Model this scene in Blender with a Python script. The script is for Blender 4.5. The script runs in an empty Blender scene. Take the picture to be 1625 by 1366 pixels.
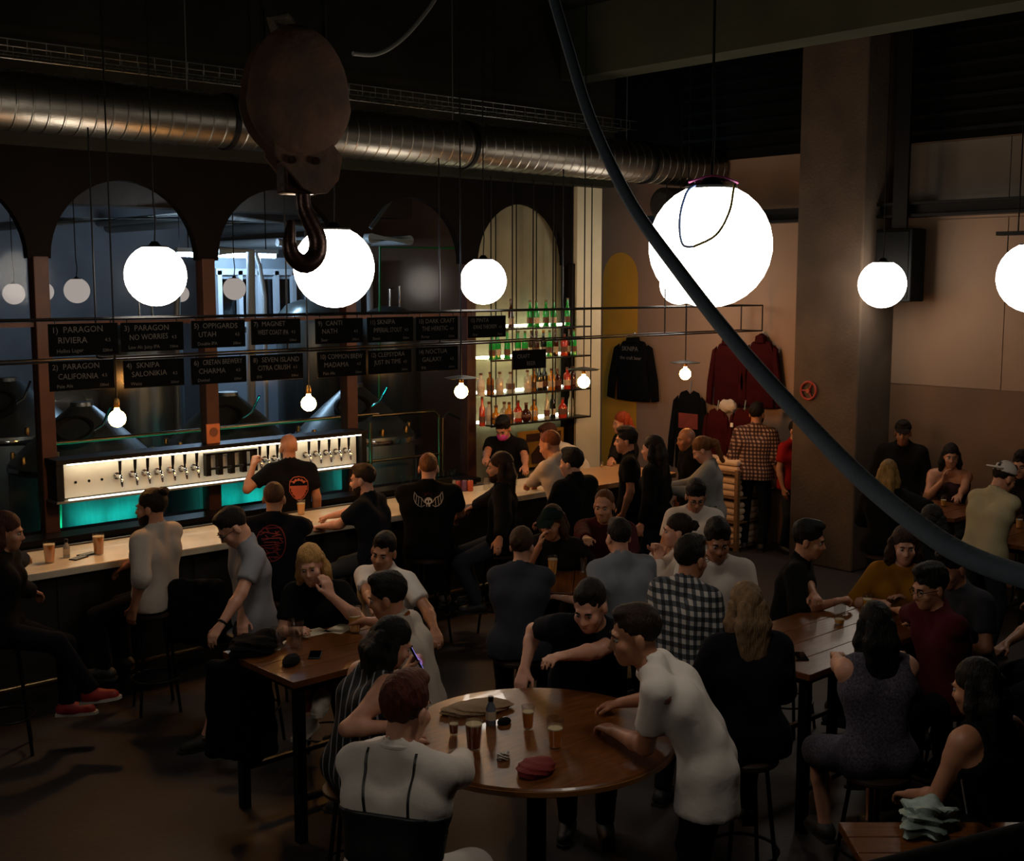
import bpy, bmesh, math, random
import numpy as np
from mathutils import Vector, Matrix
from mathutils.bvhtree import BVHTree
random.seed(7); rng = np.random.default_rng(7)
scene = bpy.context.scene
C = scene.collection
# ------------------------------------------------------------------ camera
IMG_W, IMG_H, FPX, CAM_Z = 1625, 1366, 1933.0, 3.25
PITCH = math.atan(235 / 1933.0)
YAW = math.radians(47.5)
Fh = np.array([math.cos(YAW), math.sin(YAW), 0]); Rr = np.array([math.sin(YAW), -math.cos(YAW), 0]); Uz = np.array([0, 0, 1.0])
Fv = Fh * math.cos(PITCH) - Uz * math.sin(PITCH); Vv = Uz * math.cos(PITCH) + Fh * math.sin(PITCH)
CAM = np.array([0, 0, CAM_Z])
cam_d = bpy.data.cameras.new('camera'); cam = bpy.data.objects.new('camera', cam_d); C.objects.link(cam)
cam_d.sensor_width = 36; cam_d.lens = FPX / IMG_W * 36; cam_d.clip_start = 0.05; cam_d.clip_end = 200
cam.matrix_world = Matrix(((Rr[0], Vv[0], -Fv[0], 0), (Rr[1], Vv[1], -Fv[1], 0), (Rr[2], Vv[2], -Fv[2], CAM_Z), (0, 0, 0, 1)))
scene.camera = cam
def ray(px, py): return Fv + Rr * ((px - IMG_W / 2) / FPX) - Vv * ((py - IMG_H / 2) / FPX)
def atz(px, py, z): d = ray(px, py); return CAM + d * ((z - CAM_Z) / d[2])
def aty(px, py, y): d = ray(px, py); return CAM + d * (y / d[1])
def atx(px, py, x): d = ray(px, py); return CAM + d * (x / d[0])
def atd(px, py, dep): return CAM + ray(px, py) * dep
# ------------------------------------------------------------------ world, exposure
w = bpy.data.worlds.new('night'); scene.world = w; w.use_nodes = True
w.node_tree.nodes['Background'].inputs[0].default_value = (0.10, 0.11, 0.13, 1)
w.node_tree.nodes['Background'].inputs[1].default_value = 0.008
vs = scene.view_settings; vs.view_transform = 'Standard'; vs.look = 'None'; vs.gamma = 1; vs.use_curve_mapping = False
vs.exposure = 0.0
try:
    scene.cycles.use_denoising = True; scene.cycles.max_bounces = 6; scene.cycles.diffuse_bounces = 3
    scene.cycles.glossy_bounces = 3; scene.cycles.transparent_max_bounces = 12; scene.cycles.sample_clamp_indirect = 3
    scene.cycles.caustics_reflective = False; scene.cycles.caustics_refractive = False
except Exception: pass
GLOBE_L = 14.0      # radiance of the milky globes
# ------------------------------------------------------------------ materials
def lin(h):
    if isinstance(h, str):
        h = h.lstrip('#'); v = [int(h[i:i + 2], 16) / 255 for i in (0, 2, 4)]
        return tuple((c / 12.92 if c <= .04045 else ((c + .055) / 1.055) ** 2.4) for c in v)
    return tuple(h)
MATS = {}
def mat(key, col, rough=.6, metal=0., noise=0., nscale=8., bump=0., bscale=60., col2=None, stretch=None, emit=None, estr=0., alpha=None, trans=0., spec=None, sheen=0., coat=0.):
    if key in MATS: return MATS[key]
    m = bpy.data.materials.new(key); m.use_nodes = True; nt = m.node_tree; b = nt.nodes['Principled BSDF']
    c = lin(col); b.inputs['Base Color'].default_value = (*c, 1); b.inputs['Roughness'].default_value = rough; b.inputs['Metallic'].default_value = metal
    if spec is not None: b.inputs['Specular IOR Level'].default_value = spec
    if trans: b.inputs['Transmission Weight'].default_value = trans
    if coat: b.inputs['Coat Weight'].default_value = coat
    if alpha is not None: b.inputs['Alpha'].default_value = alpha
    if emit is not None:
        b.inputs['Emission Color'].default_value = (*lin(emit), 1); b.inputs['Emission Strength'].default_value = estr
    tc = nt.nodes.new('ShaderNodeTexCoord'); mp = nt.nodes.new('ShaderNodeMapping'); nt.links.new(tc.outputs['Object'], mp.inputs[0])
    if stretch: mp.inputs['Scale'].default_value = stretch
    if noise or col2 is not None:
        n = nt.nodes.new('ShaderNodeTexNoise'); n.inputs['Scale'].default_value = nscale; n.inputs['Detail'].default_value = 6
        nt.links.new(mp.outputs[0], n.inputs['Vector'])
        r = nt.nodes.new('ShaderNodeValToRGB'); r.color_ramp.elements[0].position = .3; r.color_ramp.elements[1].position = .7
        c2 = lin(col2) if col2 is not None else tuple(min(1, x * (1 + noise)) for x in c)
        c1 = c if col2 is not None else tuple(x * (1 - noise) for x in c)
        r.color_ramp.elements[0].color = (*c1, 1); r.color_ramp.elements[1].color = (*c2, 1)
        nt.links.new(n.outputs['Fac'], r.inputs[0]); nt.links.new(r.outputs[0], b.inputs['Base Color'])
    if bump:
        n2 = nt.nodes.new('ShaderNodeTexNoise'); n2.inputs['Scale'].default_value = bscale; n2.inputs['Detail'].default_value = 4
        nt.links.new(mp.outputs[0], n2.inputs['Vector'])
        bp = nt.nodes.new('ShaderNodeBump'); bp.inputs['Strength'].default_value = bump; bp.inputs['Distance'].default_value = .02
        nt.links.new(n2.outputs['Fac'], bp.inputs['Height']); nt.links.new(bp.outputs[0], b.inputs['Normal'])
    MATS[key] = m; return m
def emat(key, col, strength):
    if key in MATS: return MATS[key]
    m = bpy.data.materials.new(key); m.use_nodes = True; nt = m.node_tree; nt.nodes.clear()
    e = nt.nodes.new('ShaderNodeEmission'); e.inputs[0].default_value = (*lin(col), 1); e.inputs[1].default_value = strength
    o = nt.nodes.new('ShaderNodeOutputMaterial'); nt.links.new(e.outputs[0], o.inputs[0]); MATS[key] = m; return m
def pane_mat(key, tint=(1, 1, 1), gloss=.03, rough=.02):
    if key in MATS: return MATS[key]
    m = bpy.data.materials.new(key); m.use_nodes = True; nt = m.node_tree; nt.nodes.clear()
    t = nt.nodes.new('ShaderNodeBsdfTransparent'); t.inputs[0].default_value = (*tint, 1)
    g = nt.nodes.new('ShaderNodeBsdfGlossy'); g.inputs['Roughness'].default_value = rough
    x = nt.nodes.new('ShaderNodeMixShader'); x.inputs[0].default_value = gloss
    o = nt.nodes.new('ShaderNodeOutputMaterial')
    nt.links.new(t.outputs[0], x.inputs[1]); nt.links.new(g.outputs[0], x.inputs[2]); nt.links.new(x.outputs[0], o.inputs[0]); MATS[key] = m; return m
def check_mat(key, c1, c2, scale, c3=None):
    if key in MATS: return MATS[key]
    m = bpy.data.materials.new(key); m.use_nodes = True; nt = m.node_tree; b = nt.nodes['Principled BSDF']; b.inputs['Roughness'].default_value = .85
    tc = nt.nodes.new('ShaderNodeTexCoord'); sx = nt.nodes.new('ShaderNodeSeparateXYZ'); nt.links.new(tc.outputs['Object'], sx.inputs[0])
    def band(sock, ph):
        a = nt.nodes.new('ShaderNodeMath'); a.operation = 'MULTIPLY'; a.inputs[1].default_value = scale; nt.links.new(sock, a.inputs[0])
        f = nt.nodes.new('ShaderNodeMath'); f.operation = 'FRACT'; nt.links.new(a.outputs[0], f.inputs[0])
        g = nt.nodes.new('ShaderNodeMath'); g.operation = 'GREATER_THAN'; g.inputs[1].default_value = .5; nt.links.new(f.outputs[0], g.inputs[0]); return g.outputs[0]
    ad = nt.nodes.new('ShaderNodeMath'); ad.operation = 'ADD'; nt.links.new(sx.outputs[0], ad.inputs[0]); nt.links.new(sx.outputs[1], ad.inputs[1])
    u = band(ad.outputs[0], 0); v = band(sx.outputs[2], 0)
    s = nt.nodes.new('ShaderNodeMath'); s.operation = 'ADD'; nt.links.new(u, s.inputs[0]); nt.links.new(v, s.inputs[1])
    h = nt.nodes.new('ShaderNodeMath'); h.operation = 'MULTIPLY'; h.inputs[1].default_value = .5; nt.links.new(s.outputs[0], h.inputs[0])
    r = nt.nodes.new('ShaderNodeValToRGB'); r.color_ramp.interpolation = 'CONSTANT'
    e = r.color_ramp.elements; e[0].color = (*lin(c1), 1); e[1].position = .8; e[1].color = (*lin(c2), 1)
    k = e.new(.3); k.color = (*(lin(c3) if c3 else tuple((a + d) / 2 for a, d in zip(lin(c1), lin(c2)))), 1)
    nt.links.new(h.outputs[0], r.inputs[0]); nt.links.new(r.outputs[0], b.inputs['Base Color']); MATS[key] = m; return m
def stripe_mat(key, c1, c2, scale):
    if key in MATS: return MATS[key]
    m = bpy.data.materials.new(key); m.use_nodes = True; nt = m.node_tree; b = nt.nodes['Principled BSDF']; b.inputs['Roughness'].default_value = .8
    tc = nt.nodes.new('ShaderNodeTexCoord'); wv = nt.nodes.new('ShaderNodeTexWave'); wv.inputs['Scale'].default_value = scale; wv.inputs['Distortion'].default_value = 1.2
    wv.bands_direction = 'DIAGONAL'; mp = nt.nodes.new('ShaderNodeMapping'); mp.inputs['Scale'].default_value = (1, 1, .05)
    nt.links.new(tc.outputs['Object'], mp.inputs[0]); nt.links.new(mp.outputs[0], wv.inputs[0])
    r = nt.nodes.new('ShaderNodeValToRGB'); e = r.color_ramp.elements; e[0].position = .9; e[0].color = (*lin(c1), 1); e[1].position = .96; e[1].color = (*lin(c2), 1)
    nt.links.new(wv.outputs['Fac'], r.inputs[0]); nt.links.new(r.outputs[0], b.inputs['Base Color']); MATS[key] = m; return m
def wood_mat(key, c1, c2, rough=.3):
    return mat(key, c1, rough, 0, .1, 6, .08, 40, c2, stretch=(1, 9, 9), coat=.2)
BLACK = mat('black_metal', '#101011', .45, .6, bump=.05)
STEEL = mat('brushed_steel', '#b9b9b6', .32, 1, .08, 20, .04, 90)
CHROME = mat('chrome', '#e0e0e0', .12, 1)
GLASSM = pane_mat('drinking_glass', (.93, .94, .93), .13, .03)
WOOD = wood_mat('amber_wood', '#4e2a0e', '#74421a', .3)
# ------------------------------------------------------------------ mesh builder
class MB:
    def __init__(s): s.v = []; s.f = []
    def add(s, vs, fs):
        o = len(s.v); s.v += [tuple(map(float, p)) for p in vs]; s.f += [tuple(i + o for i in f) for f in fs]; return s
    def box(s, a, b, bev=0.0):
        (x0, y0, z0), (x1, y1, z1) = [min(p, q) for p, q in zip(a, b)], [max(p, q) for p, q in zip(a, b)]
        if bev <= 0:
            return s.add([(x0, y0, z0), (x1, y0, z0), (x1, y1, z0), (x0, y1, z0), (x0, y0, z1), (x1, y0, z1), (x1, y1, z1), (x0, y1, z1)],
                  [(0, 3, 2, 1), (4, 5, 6, 7), (0, 1, 5, 4), (1, 2, 6, 5), (2, 3, 7, 6), (3, 0, 4, 7)])
        bm = bmesh.new(); bmesh.ops.create_cube(bm, size=1)
        for q in bm.verts: q.co = Vector(((x0 + x1) / 2 + q.co.x * (x1 - x0), (y0 + y1) / 2 + q.co.y * (y1 - y0), (z0 + z1) / 2 + q.co.z * (z1 - z0)))
        bmesh.ops.bevel(bm, geom=list(bm.edges), offset=bev, segments=2, affect='EDGES', profile=.5)
        return s.bm(bm)
    def bm(s, bm):
        bm.verts.index_update(); s.add([v.co[:] for v in bm.verts], [[v.index for v in f.verts] for f in bm.faces]); bm.free(); return s
    def tube(s, pts, r, n=10, caps=True):
        pts = [np.array(p, float) for p in pts]; rs = r if hasattr(r, '__len__') else [r] * len(pts)
        t0 = pts[1] - pts[0]; t0 /= np.linalg.norm(t0); up = np.array([0, 0, 1.]) if abs(t0[2]) < .9 else np.array([1., 0, 0])
        nx = np.cross(t0, up); nx /= np.linalg.norm(nx); vs = []
        for i, p in enumerate(pts):
            t = pts[min(i + 1, len(pts) - 1)] - pts[max(i - 1, 0)]; t /= (np.linalg.norm(t) + 1e-12)
            nx = nx - t * (nx @ t); nx /= (np.linalg.norm(nx) + 1e-12); ny = np.cross(t, nx)
            for k in range(n):
                a = 2 * math.pi * k / n; vs.append(p + rs[i] * (math.cos(a) * nx + math.sin(a) * ny))
        fs = [(i * n + k, i * n + (k + 1) % n, (i + 1) * n + (k + 1) % n, (i + 1) * n + k) for i in range(len(pts) - 1) for k in range(n)]
        if caps: fs += [tuple(range(n))[::-1], tuple((len(pts) - 1) * n + k for k in range(n))]
        return s.add(vs, fs)
    def lathe(s, prof, c=(0, 0, 0), n=20, axis=None):
        """prof: list of (r, z); axis: optional 3x3 (columns x, y, z)"""
        vs = []; c = np.array(c, float); A = np.eye(3) if axis is None else np.array(axis, float)
        for r, z in prof:
            for k in range(n):
                a = 2 * math.pi * k / n; vs.append(c + A @ np.array([r * math.cos(a), r * math.sin(a), z]))
        fs = [(i * n + k, i * n + (k + 1) % n, (i + 1) * n + (k + 1) % n, (i + 1) * n + k) for i in range(len(prof) - 1) for k in range(n)]
        if prof[0][0] > 1e-6: fs.append(tuple(range(n))[::-1])
        if prof[-1][0] > 1e-6: fs.append(tuple((len(prof) - 1) * n + k for k in range(n)))
        return s.add(vs, fs)
    def prism(s, poly, fn, d0, d1):
        """poly: 2d points; fn(u, v, d) -> 3d"""
        n = len(poly); vs = [fn(u, v, d0) for u, v in poly] + [fn(u, v, d1) for u, v in poly]
        return s.add(vs, [tuple(range(n))[::-1], tuple(range(n, 2 * n))] + [(i, (i + 1) % n, n + (i + 1) % n, n + i) for i in range(n)])
    def build(s, name, m, parent=None, smooth=True, loc=None):
        me = bpy.data.meshes.new(name); me.from_pydata(s.v, [], s.f); me.update()
        bm = bmesh.new(); bm.from_mesh(me); bmesh.ops.recalc_face_normals(bm, faces=bm.faces); bm.to_mesh(me); bm.free()
        return link(name, me, m, parent, smooth, loc)
def link(name, me, m, parent=None, smooth=True, loc=None):
    if smooth:
        me.shade_smooth()
        try: me.set_sharp_from_angle(angle=math.radians(38))
        except Exception: pass
    o = bpy.data.objects.new(name, me); C.objects.link(o)
    if m is not None: me.materials.append(m)
    if parent is not None: o.parent = parent
    if loc is not None: o.location = loc
    return o
def tag(o, label=None, cat=None, group=None, kind=None):
    if label: o['label'] = label
    if cat: o['category'] = cat
    if group: o['group'] = group
    if kind: o['kind'] = kind
    return o
def empty(name, loc, label=None, cat=None, group=None, rz=0.):
    o = bpy.data.objects.new(name, None); C.objects.link(o); o.location = tuple(map(float, loc)); o.rotation_euler = (0, 0, rz); o.empty_display_size = .1
    return tag(o, label, cat, group)
def copy_tree(o, parent=None):
    c = o.copy(); C.objects.link(c); c.parent = parent
    for ch in list(o.children): copy_tree(ch, c)
    return c
ORD = ['first', 'second', 'third', 'fourth', 'fifth', 'sixth', 'seventh', 'eighth', 'ninth', 'tenth', 'eleventh', 'twelfth', 'thirteenth', 'fourteenth']
def struct(name, mb, m, smooth=False):
    return tag(mb.build(name, m, None, smooth), kind='structure')
# ================================================================== THE ROOM
CONC = mat('concrete', '#4c3d30', .9, 0, .25, 2.2, .25, 30)
CONC_D = mat('dark_concrete', '#24231b', .9, 0, .3, 1.6, .3, 24, spec=.1)
FLOORM = mat('floor_concrete', '#272020', .6, 0, .25, 1.3, .12, 20)
PLASTER = mat('pale_plaster', '#8c6e57', .8, 0, .06, 2, .06, 50)
PLAST_B = mat('brown_plaster', '#6a4c35', .8, 0, .2, 1.5, .1, 40)
YELLOW = mat('ochre_paint', '#c48a14', .8, 0, .1, 2, .05, 50)
DUSTY = mat('cream_wall', '#c3b99b', .8, 0, .08, 3, .06, 60)
FRAME = mat('rust_brown_steel', '#3a1d10', .6, .3, .25, 5, .1, 40)
SPAN = mat('dark_spandrel', '#0d0907', .9, 0, .2, 3, .1, 40, spec=.08)
YW, XW, CEIL = 10.8, 12.6, 6.4
struct('floor', MB().box((-2, -3, -.12), (XW + .3, 19.2, 0)), FLOORM)
struct('ceiling', MB().box((-2, -3, CEIL), (XW + .3, 19.2, CEIL + .2)), CONC_D)
# merch and seating wall, a corner pillar, painted bands
wr = struct('wall_right', MB().box((XW, -3, 0), (XW + .2, 19.2, CEIL)), PLASTER)
mb = MB().box((XW - .02, -3, 0), (XW - .0005, 7.42, 2.1)); mb.build('dado_panel', PLAST_B, wr, False)
for i, (y0, y1) in enumerate([(-3, 1.1), (1.11, 3.5), (3.51, 6.02), (6.03, 7.4)]):
    MB().box((XW - .012, y0, 2.11), (XW - .0005, y1, 3.93)).build('wall_panel', PLASTER, wr, False)
    MB().box((XW - .03, y0, 4.1), (XW - .0005, y1, 4.76)).build('wall_panel', mat('grey_panel', '#776d62', .8, 0, .1, 2, .08, 30), wr, False)
ypoly = [(11.2, .0), (11.85, 0), (11.85, 3.3)] + [(11.525 + .325 * math.cos(a), 3.3 + .36 * math.sin(a)) for a in np.linspace(0, math.pi, 15)] + [(11.2, 3.3)]
MB().prism(ypoly, lambda u, v, d: (XW - d, u, v), .0005, .006).build('painted_arch', YELLOW, wr, False)
struct('pillar', MB().box((11.9, 7.32, 0), (XW, 8.17, CEIL), .02), CONC)
# deep beams below the ceiling
MB().box((XW - .04, -3, 4.78), (XW - .0005, 19, CEIL)).build('upper_wall_cladding', mat('black_cladding', '#0b0a09', .9, spec=.1), wr, False)
for k in range(9): MB().box((XW - .06, -3, 4.86 + k * .17), (XW - .041, 10.4, 4.9 + k * .17)).build('cladding_slat', BLACK, wr, False)
struct('trim_2', MB().box((-2, 10.5, 4.42), (11.34, 11.1, CEIL)), CONC_D)
struct('trim_1', MB().box((10.4, -3, 5.62), (10.8, 10.5, CEIL)), mat('olive_concrete', '#3a3b28', .9, 0, .2, 1.6, .2, 24)); struct('trim_3', MB().box((5.2, -3, 6.0), (5.6, 10.5, CEIL)), CONC_D)
# partition with five arches
arch_z0, arch_top = 0, 4.42
centers = [3.42, 5.05, 6.67, 8.37, 10.03]; half = .715
struct_wall = MB()
posts = [4.235, 5.86, 7.52, 9.2, 10.86]
def arch_pts(cx, h, zs, n=22): return [(cx + h * math.cos(a), zs + h * math.sin(a)) for a in np.linspace(0, math.pi, n)]
pw = MB(); ZS = 3.46
edges = [2.6] + posts
for i, cx in enumerate(centers):
    x0 = edges[i]; x1 = edges[i + 1]; h = min(half, (x1 - x0) / 2 - .075); cx = (x0 + x1) / 2
    ap = arch_pts(cx, h, ZS)            # right to left over the top
    fn = lambda u, v, d: (u, d, v)
    for k in range(len(ap) - 1):        # spandrel above the curve
        (u0, v0), (u1, v1) = ap[k], ap[k + 1]
        pw.prism([(u0, v0), (u1, v1), (u1, arch_top), (u0, arch_top)], fn, YW - .05, YW + .05)
    pw.prism([(x0, ZS), (cx - h, ZS), (cx - h, arch_top), (x0, arch_top)], fn, YW - .05, YW + .05)
    pw.prism([(cx + h, ZS), (x1, ZS), (x1, arch_top), (cx + h, arch_top)], fn, YW - .05, YW + .05)
wb = struct('wall_back', pw, SPAN)
for x in posts[:-1] + [2.6]:
    MB().box((x - .068, YW - .07, 0), (x + .068, YW + .07, ZS + .02), .008).build('post', FRAME, wb, False)
MB().box((10.79, YW - .07, 0), (10.9, YW + .07, ZS + .02), .008).build('post', SPAN, wb, False)
# low wall under the arches, transom, glass
MB().box((2.6, YW - .06, 0), (9.2, YW + .06, 1.02)).build('low_wall', SPAN, wb, False)
for i in range(4):
    x0, x1 = edges[i] + .07, edges[i + 1] - .07
    MB().box((x0, YW - .03, 2.86), (x1, YW + .03, 2.9)).build('transom', FRAME, wb, False)
    cx = (x0 + x1) / 2; h = (x1 - x0) / 2
    poly = [(x1, 1.02), (x1, ZS)] + arch_pts(cx, h, ZS) + [(x0, ZS), (x0, 1.02)]
    g = MB().prism([poly[0]] + poly[2:-2] + [poly[-1]], lambda u, v, d: (u, d, v), YW + .012, YW + .018).build('window_%d' % (i + 1), pane_mat('pane', (.93, .94, .96), .007, .12), None, False)
    tag(g, kind='structure')
# bottle bay: cream wall behind shelves and the free wall end
struct('wall_shelf_bay', MB().box((9.27, YW + .1, 0), (10.9, YW + .22, 4.42)), mat('bay_concrete', '#7a745a', .85, 0, .15, 3, .15, 40)); struct('wall_shelf_end', MB().box((10.9, YW - .1, 0), (11.34, YW + .22, 4.42)), DUSTY)
# steel beam across the right-hand wall
sb = empty('steel_beam', (XW - .35, 4, 3.95), 'black steel beam running along the right hand wall above the globes', 'beam')
m_ = MB(); 
for (a, b) in (((-.1, -7, 0), (.1, 6.8, .03)), ((-.1, -7, .13), (.1, 6.8, .16)), ((-.02, -7, .03), (.02, 6.8, .13))): m_.box(a, b)
m_.build('i_section', BLACK, sb, False)
for y in (-3, .5, 4.2, 6.7): MB().box((.1, y - .06, .03), (.352, y + .06, .13)).build('wall_bracket', BLACK, sb, False)
# ------------------------------------------------------------------ brewery hall behind the glass
struct('wall_brewery', MB().box((-2, 19, 0), (XW, 19.2, CEIL)), mat('brewery_concrete', '#77787a', .85, 0, .25, 1.3, .25, 18))
struct('wall_left', MB().box((-2.1, -3, 0), (-2, 19.2, CEIL)), CONC_D)
struct('wall_front', MB().box((-2.1, -3.2, 0), (XW + .2, -3, CEIL)), CONC_D)
struct('trim_4', MB().box((-2, 16.2, 4.3), (XW, 16.7, 4.75)), CONC)
struct('trim_5', MB().box((-2, 13.6, 4.75), (XW, 13.9, 5.1)), CONC)
TANK = mat('tank_steel', '#737b79', .34, .85, .1, 6, .05, 12, stretch=(6, 6, .6))
def tank(px, y, R, zc, zt, lab, lid=True):
    p = aty(px, 650, y); t = empty('brewing_tank', (p[0], y, 0), lab, 'tank', 'brewing tanks behind the arches')
    MB().lathe([(R, .25), (R, zc - .05), (R * .985, zc)], n=48).build('cylinder', TANK, t)
    MB().lathe([(R * .985, zc), (R * .5, zc + (zt - zc) * .62), (R * .16, zt), (R * .15, zt + .04), (0, zt + .04)], n=48).build('cone_top', TANK, t)
    MB().lathe([(R * 1.012, zc - .09), (R * 1.02, zc - .06), (R * 1.012, zc - .03)], n=48).build('band', CHROME, t)
    a = math.radians(232); d = np.array([math.cos(a), math.sin(a), 0]); n_ = np.array([d[0] * .5, d[1] * .5, .86]); n_ /= np.linalg.norm(n_)
    tx = np.cross([0, 0, 1], n_); tx /= np.linalg.norm(tx); ty = np.cross(n_, tx); A = np.stack([tx, ty, n_], 1)
    c = d * R * .52 + np.array([0, 0, zc + (zt - zc) * .55])
    MB().lathe([(.2, -.05), (.22, -.02), (.22, .07), (.19, .075), (.185, .0), (0, -.005)], c, 28, A).build('manhole', mat('manhole_dark', '#25221e', .5, .6), t)
    MB().tube([c + A @ np.array([.22, 0, .05]), c + A @ np.array([.32, 0, .12]), c + A @ np.array([.42, .03, .32])], .014).build('lid_arm', CHROME, t)
    for k in range(10):
        b = 2 * math.pi * k / 10 + .2
        MB().lathe([(.026, 0), (.026, .09), (.02, .1), (0, .1)], (R * .93 * math.cos(b), R * .93 * math.sin(b), zc + .0), 10).build('clamp', mat('brass', '#a07a40', .3, 1), t)
    for k in range(3):
        b = 2 * math.pi * k / 3 + .5
        MB().tube([(R * .8 * math.cos(b), R * .8 * math.sin(b), 0), (R * .8 * math.cos(b), R * .8 * math.sin(b), .3)], .05).build('leg', STEEL, t)
    return t
tank(15, 14.3, .8, 1.55, 2.12, 'steel brewing tank with wrapped sacks behind it, beside the leftmost rust brown post')
tank(130, 12.3, .74, 1.42, 1.98, 'steel brewing tank with open manhole behind the first globe lamp')
tank(362, 12.3, .74, 1.42, 1.98, 'steel brewing tank with cone top behind the orange card above the taps')
tank(562, 12.3, .74, 1.42, 1.98, 'steel brewing tank with teal glow beside the last rust brown post')
# tall fermenters further back
for px, y, R, zt, lab in ((225, 15.5, .55, 2.75, 'tall polished fermenter with rounded top behind the chalkboards'), (495, 15.2, .5, 3.0, 'tall fermenter with brass tinted side under the hanging hook'), (620, 14.6, .45, 2.9, 'tall narrow fermenter behind the tubular guard rail')):
    p = aty(px, 600, y); t = empty('fermenter', (p[0], y, 0), lab, 'tank', 'fermenters at the back of the brewery')
    MB().lathe([(.12, .3), (R, .8), (R, zt - .35), (R * .93, zt - .2), (R * .7, zt - .07), (R * .3, zt), (0, zt)], n=40).build('vessel', TANK, t)
    MB().lathe([(R * 1.01, .85), (R * 1.03, .9), (R * 1.01, .95)], n=40).build('band', CHROME, t)
    MB().tube([(0, 0, zt - .02), (0, 0, zt + .25), (.18, 0, zt + .3), (.2, 0, zt - .5)], .02).build('spout', CHROME, t)
    for k in range(4):
        b = math.pi / 4 + k * math.pi / 2
        MB().tube([(R * .8 * math.cos(b), R * .8 * math.sin(b), 0), (R * .8 * math.cos(b), R * .8 * math.sin(b), .9)], .03).build('leg', STEEL, t)
# plastic wrapped sacks, upper left of the tanks
PLW = mat('clear_wrap', '#9fa6ab', .25, 0, .15, 6, .9, 9, coat=.5)
RZ = float(aty(80, 668, 16.2)[2])
for px, py in ((12, 640), (48, 633), (98, 640), (150, 640)):
    p = aty(px, py, 16.2); bm = bmesh.new(); bmesh.ops.create_icosphere(bm, subdivisions=3, radius=1)
    for q in bm.verts: q.co = Vector((q.co.x * .42 + .03 * math.sin(9 * q.co.y + px), q.co.y * .3, (q.co.z * .2 + .03 * math.sin(7 * q.co.x + px)) + .2))
    pl = MB().bm(bm).build('malt_sack', PLW, None, True, (p[0], 16.2, RZ + .06)); tag(pl, 'wrapped malt sack, %s along the timber rack from the leftmost arch' % ORD[(12, 48, 98, 150).index(px)], 'sack', 'wrapped sacks behind the tanks')
plt = empty('pallet_rack', (aty(80, 640, 16.2)[0], 16.2, 0), 'tall timber rack carrying the wrapped malt sacks', 'rack')
for dx in (-1.1, -.35, .35, 1.1):
    for dy in (-.3, .3): MB().box((dx - .04, dy - .04, 0), (dx + .04, dy + .04, RZ)).build('leg', CONC_D, plt, False)
for k in range(5): MB().box((-1.2, -.42 + k * .17, RZ), (1.2, -.42 + k * .17 + .14, RZ + .06)).build('plank', wood_mat('pallet_wood', '#5b4a34', '#77614a', .7), plt, False)
# internal lit booth with white framed window
WHITE = mat('white_frame', '#c9d3da', .5)
bx0 = aty(345, 450, 16)[0]
bo = empty('window_booth', (bx0, 16, 0), 'pale lit partition with white framed window deep in the brewery', 'booth')
MB().box((0, .1, 0), (2.6, .16, 2.62)).box((1.55, .1, 2.62), (2.6, .16, 3.3)).box((0, .1, 3.3), (2.6, .16, 3.62)).build('partition', mat('booth_grey', '#8d9aa3', .6, 0, .1, 3), bo, False)
for x in (.02, .36, .68, .98, 1.28, 1.55, 1.92): MB().box((x, .02, 2.6), (x + .07, .1, 3.42)).build('mullion', WHITE, bo, False)
MB().box((0, .02, 3.36), (2.6, .1, 3.45)).build('head_rail', WHITE, bo, False); MB().box((.4, .02, 2.6), (2.2, .1, 2.67)).build('sill_rail', WHITE, bo, False)
MB().box((0, .12, 2.62), (1.55, .13, 3.3)).build('pane', pane_mat('booth_pane', (.5, .55, .6), .05, .1), bo, False)
fl = empty('tube_light', tuple(aty(362, 405, 15.2)), 'blue white fluorescent tube light glowing deep in the brewery', 'light')
MB().tube([(-.75, 0, 0), (.75, 0, 0)], .03, 12).build('tube', emat('fluor', '#bfe0ff', 130), fl); MB().box((-.78, -.04, .03), (.78, .04, .09)).build('housing', WHITE, fl, False)
for dx in (-.6, .6): MB().tube([(dx, 0, .09), (dx, 0, CEIL - fl.location.z)], .008, 6).build('rod', BLACK, fl)
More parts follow.
